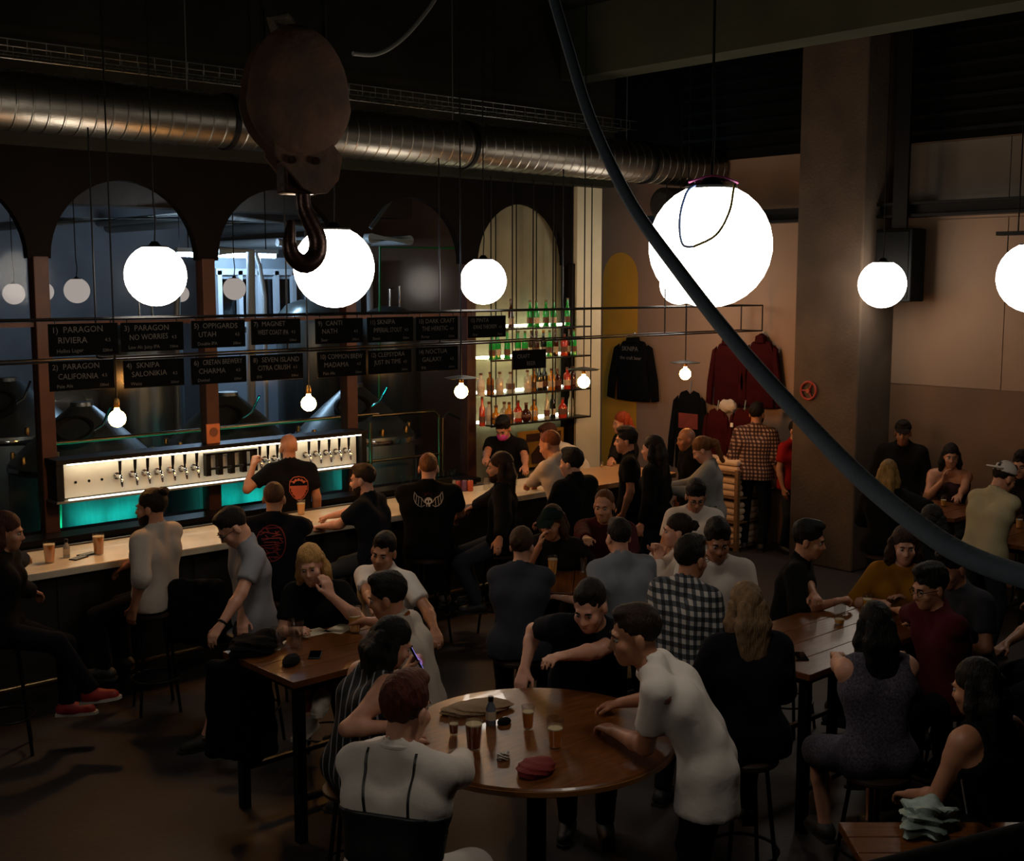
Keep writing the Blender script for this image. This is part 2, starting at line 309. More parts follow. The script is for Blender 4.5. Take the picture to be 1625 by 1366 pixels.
# white pipework
for pts, r, lab in (
    ([aty(398, 600, 14.7), aty(398, 398, 14.7), aty(345, 398, 14.7)], .06, 'white vertical pipe bending beside the tube light'),
    ([aty(422, 620, 14.9), aty(420, 470, 14.9), aty(412, 420, 14.9), aty(405, 400, 14.9)], .03, 'thin white hose curving down beside the booth'),
    ([aty(440, 385, 15), aty(585, 392, 15), aty(590, 600, 15)], .055, 'pale pipe running behind the second globe lamp'),
    ([aty(590, 378, 14), aty(650, 381, 14)], .07, 'short cream pipe with capped end below the third arch'),
    ([aty(588, 362, 14.2), aty(640, 290, 14.2)], .03, 'slanted tan brace pipe under the third arch'),
    ([aty(602, 660, 14), aty(603, 392, 14), aty(740, 394, 14)], .018, 'thin green pipe turning a corner in the third arch'),
    ([aty(280, 590, 15), aty(281, 470, 15)], .045, 'grey standing pipe behind the first globe lamp'),
    ([aty(80, 352, 16), aty(300, 342, 16)], .06, 'grey ceiling pipe crossing the first arch'),
    ([aty(345, 348, 15.5), aty(520, 355, 15.5)], .09, 'shiny insulated pipe crossing the second arch')):
    pts = [np.array(p) for p in pts]
    if any(k in lab for k in ('vertical', 'hose', 'behind the second', 'green', 'standing')): pts = ([np.array([pts[0][0], pts[0][1], 0])] + pts) if 'behind the second' not in lab else (pts + [np.array([pts[-1][0], pts[-1][1], 0])])
    else: pts = [np.array([pts[0][0], 18.985, pts[0][2]])] + pts + [np.array([pts[-1][0], 18.985, pts[-1][2]])] if 'slanted' not in lab else pts + [pts[-1] + (pts[-1] - pts[0]) * ((CEIL - pts[-1][2]) / (pts[-1][2] - pts[0][2]))]
    g_ = 'green' in lab; MBx = MB().tube(pts, r, 12)
    o = MBx.build('pipe', mat('green_pipe', '#16803a', .4) if g_ else (mat('white_pipe', '#c4c8c6', .4) if ('white' in lab or 'pale' in lab or 'cream' in lab) else mat('grey_pipe', '#80807a', .4, .4))); tag(o, lab, 'pipe')
# tubular guard rail behind the glass
gr = empty('guard_rail', (0, 11.3, 0), 'brass coloured tubular guard rail behind the arches', 'railing')
def P3(px, py, y): p = aty(px, py, y); return (p[0], 0, p[2])
BR = mat('brass_tube', '#8a7654', .3, 1)
MB().tube([P3(60, 706, 11.3), P3(600, 656, 11.3)], .02).build('rail', BR, gr)
q = [P3(590, 660, 11.3), P3(688, 652, 11.3), P3(697, 660, 11.3), P3(698, 800, 11.3)]; MB().tube(q, .022).build('rail', BR, gr)
q = [P3(702, 800, 11.3), P3(703, 664, 11.3), P3(712, 655, 11.3), P3(740, 668, 11.3)]; MB().tube(q, .02).build('rail', BR, gr)
MB().tube([P3(60, 788, 11.3), P3(700, 720, 11.3)], .016).build('rail', BR, gr)
for px in (90, 325, 588): p = P3(px, 700, 11.3); MB().tube([(p[0], 0, 0), (p[0], 0, 1.66)], .02).build('post', BR, gr)
# teal LED bars on the back of the low wall
for i, px in enumerate((60, 150, 260, 345, 450, 560)):
    x = aty(px, 800, 11.15)[0]
    s_ = empty('teal_led_bar', (x, 10.88, .86), 'teal glowing led bar fixed to the low wall behind the taps', 'light', 'teal led bars behind the tap wall')
    MB().box((-.3, 0, 0), (.3, .03, .05)).build('diffuser', emat('teal_led', '#0fd8c6', 28), s_, False)
    MB().box((-.32, -.02, -.02), (.32, 0, .07)).build('housing', BLACK, s_, False)
# dim glowing globes further down stand in for lamp reflections in the glass
# ================================================================== GLOBES
GLB = emat('globe_glow', '#fff3e2', GLOBE_L); GL_REFL = emat('globe_reflection', '#e8d8cc', .5)
def globe(p, R, lab, m, cat='lamp', group=None, wire=True):
    t = empty('globe_lamp', p, lab, cat, group)
    n = 14; prof = [(R * math.sin(a), -R * math.cos(a)) for a in np.linspace(0.0, math.pi - .42, n)]
    prof[0] = (0, -R)
    MB().lathe(prof + [(0, prof[-1][1])], n=32).build('glass_globe', m, t)
    MB().lathe([(R * .42, R * .90), (R * .42, R * .95), (R * .2, R * .97), (R * .1, R * 1.1), (0, R * 1.1)], n=24).build('cap', BLACK, t)
    if wire: MB().tube([(0, 0, R * 1.05), (.012, 0, R * 1.8), (0, 0, R * 2.6), (0, 0, CEIL - p[2])], .006, 6).build('cord', BLACK, t)
    return t
for px, py, d, lab in ((247, 437, 97, 'glowing globe lamp hanging in front of the first arch'), (530, 424, 128, 'glowing globe lamp half hidden by the crane hook'),
        (767, 446, 74, 'glowing globe lamp hanging in front of the bottle shelves'), (1078, 452, 62, 'glowing globe lamp peeking out behind the largest globe'),
        (1400, 451, 75, 'glowing globe lamp hanging below the black loudspeaker'), (1640, 440, 112, 'glowing globe lamp hanging in front of the plain beige wall panels')):
    dep = {74: 12.4, 62: 14.6}.get(d, .5 * FPX / d); globe(tuple(atd(px, py, dep)), d / FPX * dep / 2, lab, GLB, group='lit milky globe lamps')
big = globe(tuple(atd(1127, 390, .5 * FPX / 195)), .25, 'largest glowing globe lamp with coloured wires tangled on top', GLB, group='lit milky globe lamps')
globe((.2, 9.5, 3.32), .25, 'unseen globe lamp added over the far bar end to light the crane hook', GLB, group='lit milky globe lamps')  # unseen globe, added to throw faint side light on the crane hook
globe((.2, 3.1, 3.32), .25, 'glowing globe lamp over the open floor beside the mezzanine', GLB, group='lit milky globe lamps')
for pts, c, nm in (([(-.08, -.09, .235), (-.12, -.13, .2), (-.15, -.19, .09), (-.14, -.215, .0), (-.1, -.235, -.01)], '#2a4a80', 'blue_wire'), ([(-.1, -.235, -.01), (-.02, -.24, .03), (.03, -.215, .11), (.06, -.15, .2), (.08, -.08, .24)], '#8a7a20', 'yellow_wire'),
        ([(-.1, -.05, .25), (0, -.06, .275), (.1, -.03, .25), (.05, .06, .27), (-.06, .05, .26)], '#7a1860', 'purple_wire')):
    # curve loop turned towards the mezzanine
    R_ = Matrix.Rotation(YAW - math.pi / 2, 3, 'Z'); P_ = [R_ @ Vector(p) for p in pts]
    bz = []
    for i in range(len(P_) - 1):
        for t in np.linspace(0, 1, 6)[:-1]: 
            a = P_[max(i - 1, 0)]; b = P_[i]; c_ = P_[i + 1]; d = P_[min(i + 2, len(P_) - 1)]
            v = .5 * ((2 * b) + (c_ - a) * t + (2 * a - 5 * b + 4 * c_ - d) * t * t + (3 * b - a - 3 * c_ + d) * t ** 3)
            r = v.length; v = v if r > .262 else v * (.262 / r); bz.append(v[:])
    bz.append(P_[-1][:] if P_[-1].length > .256 else (P_[-1] * (.256 / P_[-1].length))[:])
    MB().tube(bz, .0055, 6).build(nm, mat(nm, c, .5), big)
for px, py, d, lab in ((22, 466, 34, 'dim globe standing in for a lamp reflection in the leftmost arch'), (70, 463, 30, 'dim globe standing in for a lamp reflection half behind the leftmost post'), (122, 461, 40, 'dim globe standing in for a lamp reflection just right of the leftmost post'),
        (287, 466, 26, 'dim globe standing in for a lamp reflection behind the first bright globe'), (372, 458, 36, 'dim globe standing in for a lamp reflection beside the white pipe')):
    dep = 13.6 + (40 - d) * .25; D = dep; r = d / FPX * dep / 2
    globe(tuple(atd(px, py, D)), r, lab, GL_REFL, group='dim globes standing in for lamp reflections')  # emissive globe put in place of a lamp's mirror image in the panes
# ================================================================== BAR
STONE = mat('marble_top', '#d6cab0', .25, 0, .15, 3, .03, 20, coat=.2)
BARF = mat('bar_front', '#191310', .6, 0, .2, 5, .1, 30)
bar = empty('bar_counter', (0, 8.95, 0), 'long bar counter with pale stone top and dark front', 'counter')
MB().box((1.2, 0, 1.04), (9.35, .78, 1.1), .008).build('worktop', STONE, bar, False)
MB().box((1.25, .16, 0), (9.3, .56, 1.04)).build('front_panel', BARF, bar, False)
for k in range(7): MB().box((1.3 + k * 1.15, .14, .08), (1.3 + k * 1.15 + 1.1, .16, 1.0)).build('panel_board', BARF, bar, False)
MB().tube([(1.25, .02, .25), (9.3, .02, .25)], .022).build('foot_rail', BR, bar)
MB().box((1.3, .74, 1.1), (8.9, .775, 1.112)).build('counter_edge', mat('dark_edge', '#2a2320', .5), bar, False)
# under-shelf light on the working side: warm strip lighting the stone top comes from the tap wall
ret = empty('bar_return', (9.35, 8.95, 0), 'end section of the bar with pale wooden top turning towards the merchandise wall', 'counter')
MB().box((.004, -.1, 1.04), (1.3, .82, 1.1), .008).build('worktop', mat('pale_top', '#a8825a', .35, 0, .1, 4), ret, False); MB().box((.05, .1, 0), (1.25, .7, 1.04)).build('front_panel', BARF, ret, False)
led = empty('back_bar', (0, 10.46, 0), 'dark back bar ledge below the tap wall', 'counter')
MB().box((2.7, 0, .97), (9.1, .26, 1.02)).build('ledge', mat('dark_steel_top', '#2b2825', .3, .7, bump=.05), led, False); MB().box((2.75, .05, 0), (9.05, .25, .97)).build('cabinet', BARF, led, False)
for k in range(8): MB().box((2.8 + k * .78, .03, .1), (2.8 + k * .78 + .74, .05, .92)).build('cabinet_door', BARF, led, False)
# ---- tap wall
tx0, tx1, ty = 4.3, 7.46, 10.6
tp = empty('tap_wall', (0, ty, 0), 'lit steel tap panel with two rows of led light', 'tap panel')
PANEL = mat('panel_steel', '#c9c6ba', .45, .25, .04, 8, .03, 70)
MB().box((tx0, 0, 1.335), (tx1, .06, 1.655)).build('panel', PANEL, tp, False)
MB().box((tx0 - .12, -.14, 1.66), (tx1 + .06, .12, 1.70)).build('hood', BLACK, tp, False); MB().box((tx0 - .12, -.12, 1.31), (tx1 + .06, .12, 1.328)).build('lower_rail', STEEL, tp, False)
MB().box((tx0, -.1, 1.645), (tx1, -.075, 1.658)).build('upper_led', emat('warm_led', '#fff0cf', 18), tp, False)
MB().box((tx0, -.1, 1.328), (tx1, -.08, 1.338)).build('lower_led', emat('warm_led2', '#fff2d4', 4), tp, False)
for x in (tx0 - .1, tx1 + .02): MB().box((x, -.08, 1.31), (x + .06, .14, 1.68)).build('end_bracket', BLACK, tp, False)
for px in (119, 140.5, 161): x = aty(px, 745, ty)[0]; MB().tube([(x, .0, 1.47), (x, -.004, 1.47)], .013, 10).build('blank_hole', BLACK, tp)
proto = None
def beer_tap(x):
    global proto
    if proto is None:
        t = empty('beer_tap', (x, ty, 1.49), 'chrome beer tap with black handle on the lit panel', 'tap', 'beer taps on the lit panel')
        MB().tube([(0, 0, 0), (0, -.02, 0)], .032, 16).build('collar', CHROME, t)
        MB().tube([(0, -.02, 0), (0, -.1, 0), (0, -.115, -.02), (0, -.12, -.09)], [.02, .02, .016, .011], 12).build('spout', CHROME, t)
        MB().tube([(0, -.085, .015), (0, -.085, .05), (0, -.088, .06), (0, -.092, .15)], [.01, .01, .013, .016], 10).build('handle', BLACK, t)
        proto = t; return t
    t = copy_tree(proto); t.location.x = x; return t
TL = []
for px in (183, 207, 227, 247, 267, 286, 305, 405, 418, 433, 448, 483, 499, 515, 531, 546): bt = beer_tap(aty(px, 725, ty)[0]); TL.append(bt)
for i, bt in enumerate(TL): bt['label'] = 'chrome beer tap with black handle, ' + (ORD[i] + ' from the blank holes' if i < 7 else (ORD[i - 7] + ' from the black bracket rack' if i < 11 else ORD[15 - i] + ' from the closed end of the panel'))
fr = empty('tap_frame', (0, ty - .07, 0), 'black bracket rack with four square openings between the beer taps', 'rack')
xs = [aty(p, 730, ty)[0] for p in (323, 342, 361, 380, 397)]
for x in xs: MB().box((x - .025, -.03, 1.4), (x + .025, .03, 1.61)).build('upright', BLACK, fr, False)
MB().box((xs[0] - .025, -.03, 1.6), (xs[-1] + .025, .03, 1.62)).build('top_bar', BLACK, fr, False)
for x in xs[:-1]: MB().tube([(x + .02, -.04, 1.47), (x + .1, -.06, 1.475)], .012).build('lever', BLACK, fr)
cd = aty(338, 684, ty); o = MB().box((-.07, -.01, 0), (.07, .01, .19), .004).build('orange_card', mat('orange_card', '#b4673a', .6, 0, .2, 12), None, False, (cd[0], ty, 1.7)); tag(o, 'orange printed card standing on top of the tap wall', 'card')
ov = MB().lathe([(.045, 0), (.045, .004)], (0, -.012, .11), 20, [[1, 0, 0], [0, 0, -1], [0, 1, 0]]).build('card_oval', mat('card_oval', '#6a3a20', .6), o)
# ---- hanging frame with chalkboards
YF = 9.0
hf = empty('hanging_rack', (0, YF, 0), 'black steel rod rack hung over the bar holding the chalkboards', 'rack')
def rod(name, a, b, r=.0085): return MB().tube([a, b], r, 8).build(name, BLACK, hf)
XA, XB = 2.6, 12.42
for dy, z in ((0, 2.97), (.32, 2.97), (0, 2.66), (.32, 2.66)): rod('rail', (XA, dy, z), (XB, dy, z))
bulbx = [4.09, 5.84, 7.58, 9.28, 10.96]
for i, x in enumerate(bulbx + [XB]):
    for dy in (0, .32):
        rod('upright', (x, dy, 2.66), (x, dy, 2.97)); 
        rod('hanger', (x, dy, 2.97), (x, dy, 4.44 if dy else CEIL), .007) if i < 5 else None
    rod('cross_bar', (x, 0, 2.66), (x, .32, 2.66)); rod('cross_bar', (x, 0, 2.97), (x, .32, 2.97))
CH = mat('chalkboard', '#0c0c0c', .85, 0, .2, 8, .04, 60, spec=.1); CHALK = mat('chalk', '#787066', .95)
def text_mesh(txt, size, width=None):
    cu = bpy.data.curves.new('t', 'FONT'); cu.body = txt; cu.size = size; cu.align_x = 'LEFT'; cu.resolution_u = 2
    o = bpy.data.objects.new('t', cu); C.objects.link(o); dg = bpy.context.evaluated_depsgraph_get(); me = bpy.data.meshes.new_from_object(o.evaluated_get(dg))
    bpy.data.objects.remove(o); bpy.data.curves.remove(cu)
    n = len(me.vertices); co = np.empty(n * 3, np.float32); me.vertices.foreach_get('co', co); co = co.reshape(-1, 3)
    if width and n and co[:, 0].max() > width: co[:, 0] *= width / co[:, 0].max(); me.vertices.foreach_set('co', co.ravel())
    return me
def board(x0, x1, y0, y1, lines, lab, Y=YF - .02, group='chalkboards on the hanging rack'):
    a = aty(x0, y1, Y); b = aty(x1, y0, Y); zt = aty(x0, y0, Y)[2]; zt = (zt + b[2]) / 2; zb = zt - (y1 - y0) / FPX * np.linalg.norm(a - CAM) * .985
    W_ = b[0] - a[0]; Hh_ = zt - zb
    t = empty('chalkboard', (a[0], Y, zb), lab, 'chalkboard', group)
    MB().box((0, -.008, 0), (W_, .008, Hh_), .003).build('slate', CH, t, False)
    for (txt, u, v, s, wmax) in lines:
        me = text_mesh(txt, s * Hh_, wmax * W_); o = link('chalk_lettering', me, CHALK, t, False); o.location = (u * W_, -.0095, v * Hh_); o.rotation_euler = (math.pi / 2, random.uniform(-.02, .02), 0)
    for dx in (.1, .9): MB().tube([(dx * W_, 0, Hh_), (dx * W_, .012, (2.97 if zt > 2.7 else 2.66) - zb)], .004, 6).build('hook', BLACK, t)
    return t
def L3(n, a, b, c='', pr='4.5'): return [(n, .04, .72, .26, .12), (a, .2, .72, .27, .72), (b, .12, .4, .27, .62), (c, .1, .1, .17, .5), (pr, .8, .42, .16, .16), ('330ml', .76, .1, .13, .2)]
U = [(78, 186, 513, 562, L3('1)', 'PARAGON', 'RIVIERA', 'Helles Lager')), (193, 290, 511, 556, L3('3)', 'PARAGON', 'NO WORRIES', 'Low Alc Juicy IPA')), (304, 388, 508, 551, L3('5)', 'OPPIGARDS', 'UTAH', 'Double IPA')),
     (399, 476, 506, 546, L3('7)', 'MAGNET', 'WEST COAST IPA')), (501, 575, 505, 545, L3('9)', 'CANTI', 'NATH', 'Sour')), (583, 655, 503, 543, L3('11)', 'SKNIPA', 'IMPERIAL STOUT', 'Stout')),
     (661, 726, 502, 540, L3('13)', 'DARK CRAFT', 'THE HERETIC', 'Porter')), (743, 802, 501, 536, L3('15)', 'PINTA', 'KWAS THEOREM', 'Sour'))]
Lo = [(79, 180, 572, 617, L3('2)', 'PARAGON', 'CALIFORNIA', 'Pale Ale')), (197, 291, 570, 613, L3('4)', 'SKNIPA', 'SALONIKIA', 'Weiss')), (304, 390, 566, 608, L3('6)', 'CRETAN BREWERY', 'CHARMA', 'Dunkel')),
      (398, 480, 562, 603, L3('8)', 'SEVEN ISLAND', 'CITRA CRUSH', 'IPA')), (504, 580, 557, 598, L3('10)', 'COMMON BREW', 'MADAMA', 'Pale Ale')), (585, 652, 555, 593, L3('12)', 'CLEPSYDRA', 'JUST IN TIME')), (661, 726, 550, 589, L3('14)', 'NOCTUA', 'GALAXY', 'IPA'))]
ords = ['first', 'second', 'third', 'fourth', 'fifth', 'sixth', 'seventh', 'eighth']
for i, b in enumerate(U): board(*b, 'black chalk menu board, %s in the upper row counting from the tank room post' % ords[i])
for i, b in enumerate(Lo): board(*b, 'black chalk menu board, %s in the lower row counting from the tank room post' % ords[i])
board(813, 866, 555, 586, [('CRAFT', .12, .58, .3, .6), ('BEER', .4, .2, .3, .5)], 'small black chalk sign hung in front of the bottle shelves', YF - .02, 'chalkboards on the hanging rack')
# ---- filament bulbs
for i, x in enumerate(bulbx):
    t = empty('filament_bulb', (x, YF, 2.2), ['bare filament bulb glowing below the first chalkboards', 'bare filament bulb glowing above the beer taps', 'filament bulb under a flat disc beside the bottle shelves', 'filament bulb under a flat disc at the end of the bottle shelves', 'filament bulb under a flat disc before the hanging hoodies'][i], 'lamp', 'filament bulbs over the bar')
    R = .066; prof = [(R * math.sin(a), -R * math.cos(a)) for a in np.linspace(0, 2.7, 14)] + [(.02, .07), (.018, .085)]; prof[0] = (0, -R)
    MB().lathe(prof + [(0, .085)], n=20).build('bulb', emat('filament_glow', '#ffb05a', 140), t)
    MB().lathe([(.02, .085), (.022, .09), (.022, .14), (.012, .16), (0, .16)], n=14).build('socket', mat('brass', '#a07a40', .3, 1), t)
    MB().tube([(0, 0, .16), (0, 0, .46)], .006, 6).build('stem', BLACK, t)
    if i >= 2: MB().lathe([(.025, .16), (.17, .135), (.17, .128), (.02, .145)], n=32).build('disc_shade', mat('disc_shade', '#3a3a36', .35, .7), t)
# ================================================================== BOTTLE SHELVES
sh = empty('bottle_shelf', (0, 10.62, 0), 'four tier lit bottle shelf on black steel rods beside the arches', 'shelf')
SX0, SX1 = 9.28, 10.93
SZ = [1.60, 1.95, 2.36, 2.72]
for z in SZ:
    MB().box((SX0, -.13, z - .012), (SX1, .16, z)).build('shelf_board', pane_mat('shelf_glass', (.75, .78, .74), .06, .1) if z > 2 else BLACK, sh, False)
    MB().box((SX0 + .02, .135, z + .002), (SX1 - .22, .16, z + .03)).build('led_strip', emat('shelf_led', '#f3f2cf', 14), sh, False)
    MB().box((SX0, -.14, z - .02), (SX1, -.125, z)).build('edge_rail', BLACK, sh, False)
for x in np.linspace(SX0, SX1, 6):
    for dy in (-.14, .15): MB().tube([(x, dy, 1.58), (x, dy, 4.44)], .008, 6).build('upright', BLACK, sh)
def glassy(key, col, t=.25):
    return mat(key, col, .08, 0, trans=.0, coat=.6, spec=.6)
BG = {'green': mat('green_glass', '#1f9a3a', .12, 0, coat=.5, emit='#128a2c', estr=0), 'brown': mat('brown_glass', '#3a1808', .12, 0, coat=.5), 'whisky': mat('whisky', '#a0601a', .1, 0, coat=.6), 'clear': mat('clear_spirit', '#a9a58c', .1, 0, coat=.6),
      'amber': mat('amber_spirit', '#c07a20', .1, 0, coat=.6), 'dark': mat('dark_glass', '#0d140d', .12, 0, coat=.5), 'red': mat('red_spirit', '#b0301a', .15, 0, coat=.5), 'pale': mat('pale_box', '#c9bfa8', .5)}
LABW = mat('paper_label', '#b9a58a', .7, 0, .15, 30); LABD = mat('dark_label', '#5a3420', .7, 0, .2, 30)
profs = {'wine': [(.037, 0), (.038, .01), (.038, .17), (.034, .2), (.016, .24), (.0145, .3), (.017, .302), (.016, .318), (0, .318)],
         'round': [(.05, 0), (.055, .02), (.055, .12), (.04, .16), (.018, .185), (.017, .22), (.02, .222), (.02, .25), (0, .25)],
         'square': [(.043, 0), (.045, .01), (.045, .17), (.038, .19), (.016, .205), (.016, .24), (.019, .242), (.019, .265), (0, .265)],
         'globe': [(.03, 0), (.06, .03), (.066, .07), (.05, .12), (.02, .15), (.018, .2), (.022, .202), (.022, .225), (0, .225)],
         'tall': [(.034, 0), (.036, .01), (.034, .2), (.015, .25), (.014, .32), (.017, .322), (.016, .34), (0, .34)]}
BME = {k: None for k in profs}
def bottle(px, row, shape, col, lab, label_m=LABW, dy=0.0):
    z = SZ[row]; Y = 10.6 + dy; x = aty(px, 600, Y)[0]
    t = empty('bottle', (x, Y, z), lab, 'bottle', 'bottles on the lit shelves')
    if BME[shape] is None: 
        BME[shape] = MB().lathe(profs[shape], n=18).build('glass', None, t).data
        o = t.children[0]; BME[shape].materials.append(BG[col])
    else: o = link('glass', BME[shape], None, t, False)
    o.material_slots[0].link = 'OBJECT'; o.material_slots[0].material = BG[col]
    r = max(p[0] for p in profs[shape][:4]) + .0012
    MB().lathe([(r, .045), (r, .115)] if shape not in ('globe',) else [(.0675, .06), (.066, .085)], n=18).build('paper_label', label_m, t)
    zt = profs[shape][-1][1]; rr = profs[shape][-2][0] + .001
    MB().lathe([(rr, zt - .025), (rr, zt + .001), (0, zt + .001)], n=12).build('cap', LABD if col != 'dark' else BG['amber'], t)
rows = {3: [(811, 'tall', 'brown'), (841, 'wine', 'green'), (851, 'wine', 'green'), (866, 'wine', 'green'), (878, 'wine', 'green'), (900, 'tall', 'green')],
        2: [(781, 'wine', 'green'), (790, 'wine', 'green'), (805, 'tall', 'green'), (822, 'wine', 'green'), (833, 'wine', 'green'), (843, 'wine', 'brown'), (851, 'wine', 'brown'), (862, 'wine', 'dark'), (872, 'wine', 'green'), (881, 'wine', 'brown'), (895, 'square', 'red'), (903, 'wine', 'brown'), (910, 'wine', 'green')],
        1: [(763, 'square', 'pale'), (778, 'square', 'whisky'), (793, 'square', 'clear'), (810, 'round', 'clear'), (837, 'square', 'clear'), (847, 'square', 'whisky'), (856, 'wine', 'dark'), (864, 'wine', 'dark'), (875, 'square', 'amber'), (884, 'round', 'brown'), (900, 'square', 'red'), (908, 'square', 'brown')],
        0: [(765, 'tall', 'red'), (776, 'square', 'pale'), (787, 'globe', 'amber'), (800, 'round', 'clear'), (808, 'round', 'amber'), (822, 'round', 'red'), (835, 'globe', 'brown'), (847, 'round', 'amber'), (868, 'tall', 'clear'), (877, 'wine', 'dark'), (893, 'round', 'red'), (906, 'tall', 'clear')]}
rn = {3: 'topmost', 2: 'second highest', 1: 'second lowest', 0: 'lowest'}; sn = {'wine': 'long necked', 'round': 'squat round', 'square': 'square shouldered', 'globe': 'bulbous', 'tall': 'tall slim'}
cn = {'pale': 'cream', 'clear': 'clear', 'whisky': 'honey brown', 'dark': 'near black'}
for r, lst in rows.items():
    seen = {}
    for i, (px, s, c) in enumerate(lst):
        bottle(px, r, s, c, '%s %s bottle, %s from the arch post on the %s lit shelf' % (sn[s], cn.get(c, c), ORD[i], rn[r]), LABW if (i + r) % 2 else LABD, (-.05, .02)[i % 2])
# under the shelves
fp = empty('framed_poster', (aty(860, 720, 10.84)[0], 10.84, 1.0), 'yellow poster with dark figure leaning under the bottle shelves', 'poster')
MB().box((-.42, -.03, -.02), (.42, 0, .44), .005).build('board', mat('poster_yellow', '#9a7428', .6, 0, .2, 6), fp, False)
MB().box((-.3, -.034, .3), (.3, -.031, .4)).build('title_band', mat('poster_dark', '#3a1c10', .6), fp, False)
MB().prism([(-.2, .02), (.1, .02), (.16, .2), (.05, .26), (-.1, .24), (-.22, .14)], lambda u, v, d: (u, d, v), -.034, -.031).build('dark_figure', mat('poster_dark', '#3a1c10', .6), fp, False)
# ================================================================== DUCT
DUCT = mat('galvanised_duct', '#8a857c', .34, 1, .12, 5, .1, 30, stretch=(1, 4, 4))
du = empty('air_duct', (0, 9.9, 4.67), 'long round galvanised spiral air duct hung below the beams', 'duct')
cuts = [1.5, 5.62, 8.4, 11.2, 12.55]
for a, b in zip(cuts[:-1], cuts[1:]):
    pr = []; x = a
    while x < b - .13:
        pr += [(.232, x), (.232, x + .10), (.239, x + .107), (.239, x + .117), (.232, x + .124)]; x += .13
    pr += [(.232, b - .005)]
    A = [[0, 0, 1], [1, 0, 0], [0, 1, 0]]; MB().lathe(pr, (0, 0, 0), 40, A).build('duct_section', DUCT, du)
for b in cuts[1:-1]: MB().lathe([(.236, b - .03), (.25, b - .025), (.25, b + .02), (.236, b + .025)], (0, 0, 0), 40, [[0, 0, 1], [1, 0, 0], [0, 1, 0]]).build('clamp_ring', BLACK, du)
for px in (297, 718, 995): x = aty(px, 150, 9.9)[0]; MB().tube([(x, 0, .235), (x, 0, CEIL - 4.67)], .006, 6).build('hanger_rod', STEEL, du)
ob = empty('duct_branch', tuple(aty(1085, 326, 9.85)), 'dark cloth wrapped duct outlet hanging at the end of the air duct', 'duct')
MB().lathe([(.14, -.45), (.2, -.4), (.21, 0), (.2, .55), (.15, .62)], (0, 0, 0), 24, [[0, 0, 1], [1, 0, 0], [0, 1, 0]]).build('sleeve', mat('dark_cloth_duct', '#1c1712', .9, 0, .2, 8, .4, 20), ob); MB().lathe([(.215, .2), (.22, .22), (.215, .24)], (0, 0, 0), 24, [[0, 0, 1], [1, 0, 0], [0, 1, 0]]).build('strap', BLACK, ob)
MB().tube([(.2, 0, .2), (.2, .05, 4.436 - ob.location.z)], .006, 6).build('hanger_rod', BLACK, ob)
# wire cable tray above the duct
ct = empty('cable_tray', (0, 10.25, 5.08), 'wire mesh cable tray running above the air duct', 'cable tray')
for dy, z in ((-.15, 0), (0, 0), (.15, 0), (-.15, .1), (.15, .1)): MB().tube([(1.5, dy, z), (11.3, dy, z)], .005, 6).build('long_wire', STEEL, ct)
w0 = MB().tube([(0, -.15, .1), (0, -.15, 0), (0, .15, 0), (0, .15, .1)], .004, 5).build('cross_wire', STEEL, ct); w0.location = (1.6, 0, 0)
for k in range(1, 62): c = w0.copy(); C.objects.link(c); c.parent = ct; c.location = (1.6 + k * .157, 0, 0)
for x in (3, 6, 9): MB().tube([(x, -.15, .1), (x, -.15, CEIL - 5.08)], .006, 6).build('hanger_rod', BLACK, ct)
# hanging rods that carry the lights at the right
# ================================================================== CRANE HOOK
RUST = mat('rusty_iron', '#2c1a10', .85, .1, .3, 7, .35, 22, '#523420'); HOOKM = mat('worn_hook', '#33211a', .35, .75, .25, 9, .15, 30)
hc = atd(470, 230, 5.0)
hk = empty('crane_hook', tuple(hc), 'rusty iron crane pulley block with large hook hanging from the ceiling', 'crane hook', rz=YAW - math.pi / 2 + .5)
mm = lambda px, py: ((px - 470) / FPX * 5.0, -(py - 230) / FPX * 5.0)
def cheek(y0, y1, pts, name, m):
    return MB().prism([mm(*p) for p in pts], lambda u, v, d: (u * 1.12, d, v), y0, y1).build(name, m, hk, False)
oval = [(470 + 78 * math.cos(a) * (1 if math.sin(a) < 0 else .96), 160 - 112 * math.sin(a) if math.sin(a) > 0 else 160 - 95 * math.sin(a)) for a in np.linspace(0, 2 * math.pi, 40)[:-1]]
def dome(sy, name):
    rings = []; mbd = MB(); n = len(oval)
    for s, d in ((1, .05), (.97, .075), (.88, .095), (.6, .11), (.25, .118)):
        rings.append([(mm(470 + (x - 470) * s, 165 + (y - 165) * s)[0] * 1.1, sy * d, mm(470 + (x - 470) * s, 165 + (y - 165) * s)[1]) for x, y in oval])
    vs = [p for r in rings for p in r]; fs = [(i * n + k, i * n + (k + 1) % n, (i + 1) * n + (k + 1) % n, (i + 1) * n + k) for i in range(len(rings) - 1) for k in range(n)]
    fs += [tuple((len(rings) - 1) * n + k for k in range(n)), tuple(range(n))[::-1]]; return mbd.add(vs, fs).build(name, RUST, hk)
dome(-1, 'cheek_plate'); dome(1, 'cheek_plate')
MB().lathe([(.19, -.045), (.17, -.02), (.17, .02), (.19, .045)], (0, 0, .17), 36, [[1, 0, 0], [0, 0, 1], [0, 1, 0]]).build('sheave', HOOKM, hk)
MB().tube([(0, -.11, .16), (0, .11, .16)], .035, 18).build('axle_pin', HOOKM, hk)
low = [(428, 225), (512, 225), (528, 250), (522, 285), (505, 306), (488, 308), (470, 300), (447, 270), (432, 250)]
cheek(-.085, -.06, low, 'lower_plate', RUST); cheek(.06, .085, low, 'lower_plate', RUST)
MB().box((-.07, -.06, -.2), (.07, .06, -.06), .012).build('crosshead', HOOKM, hk, False)
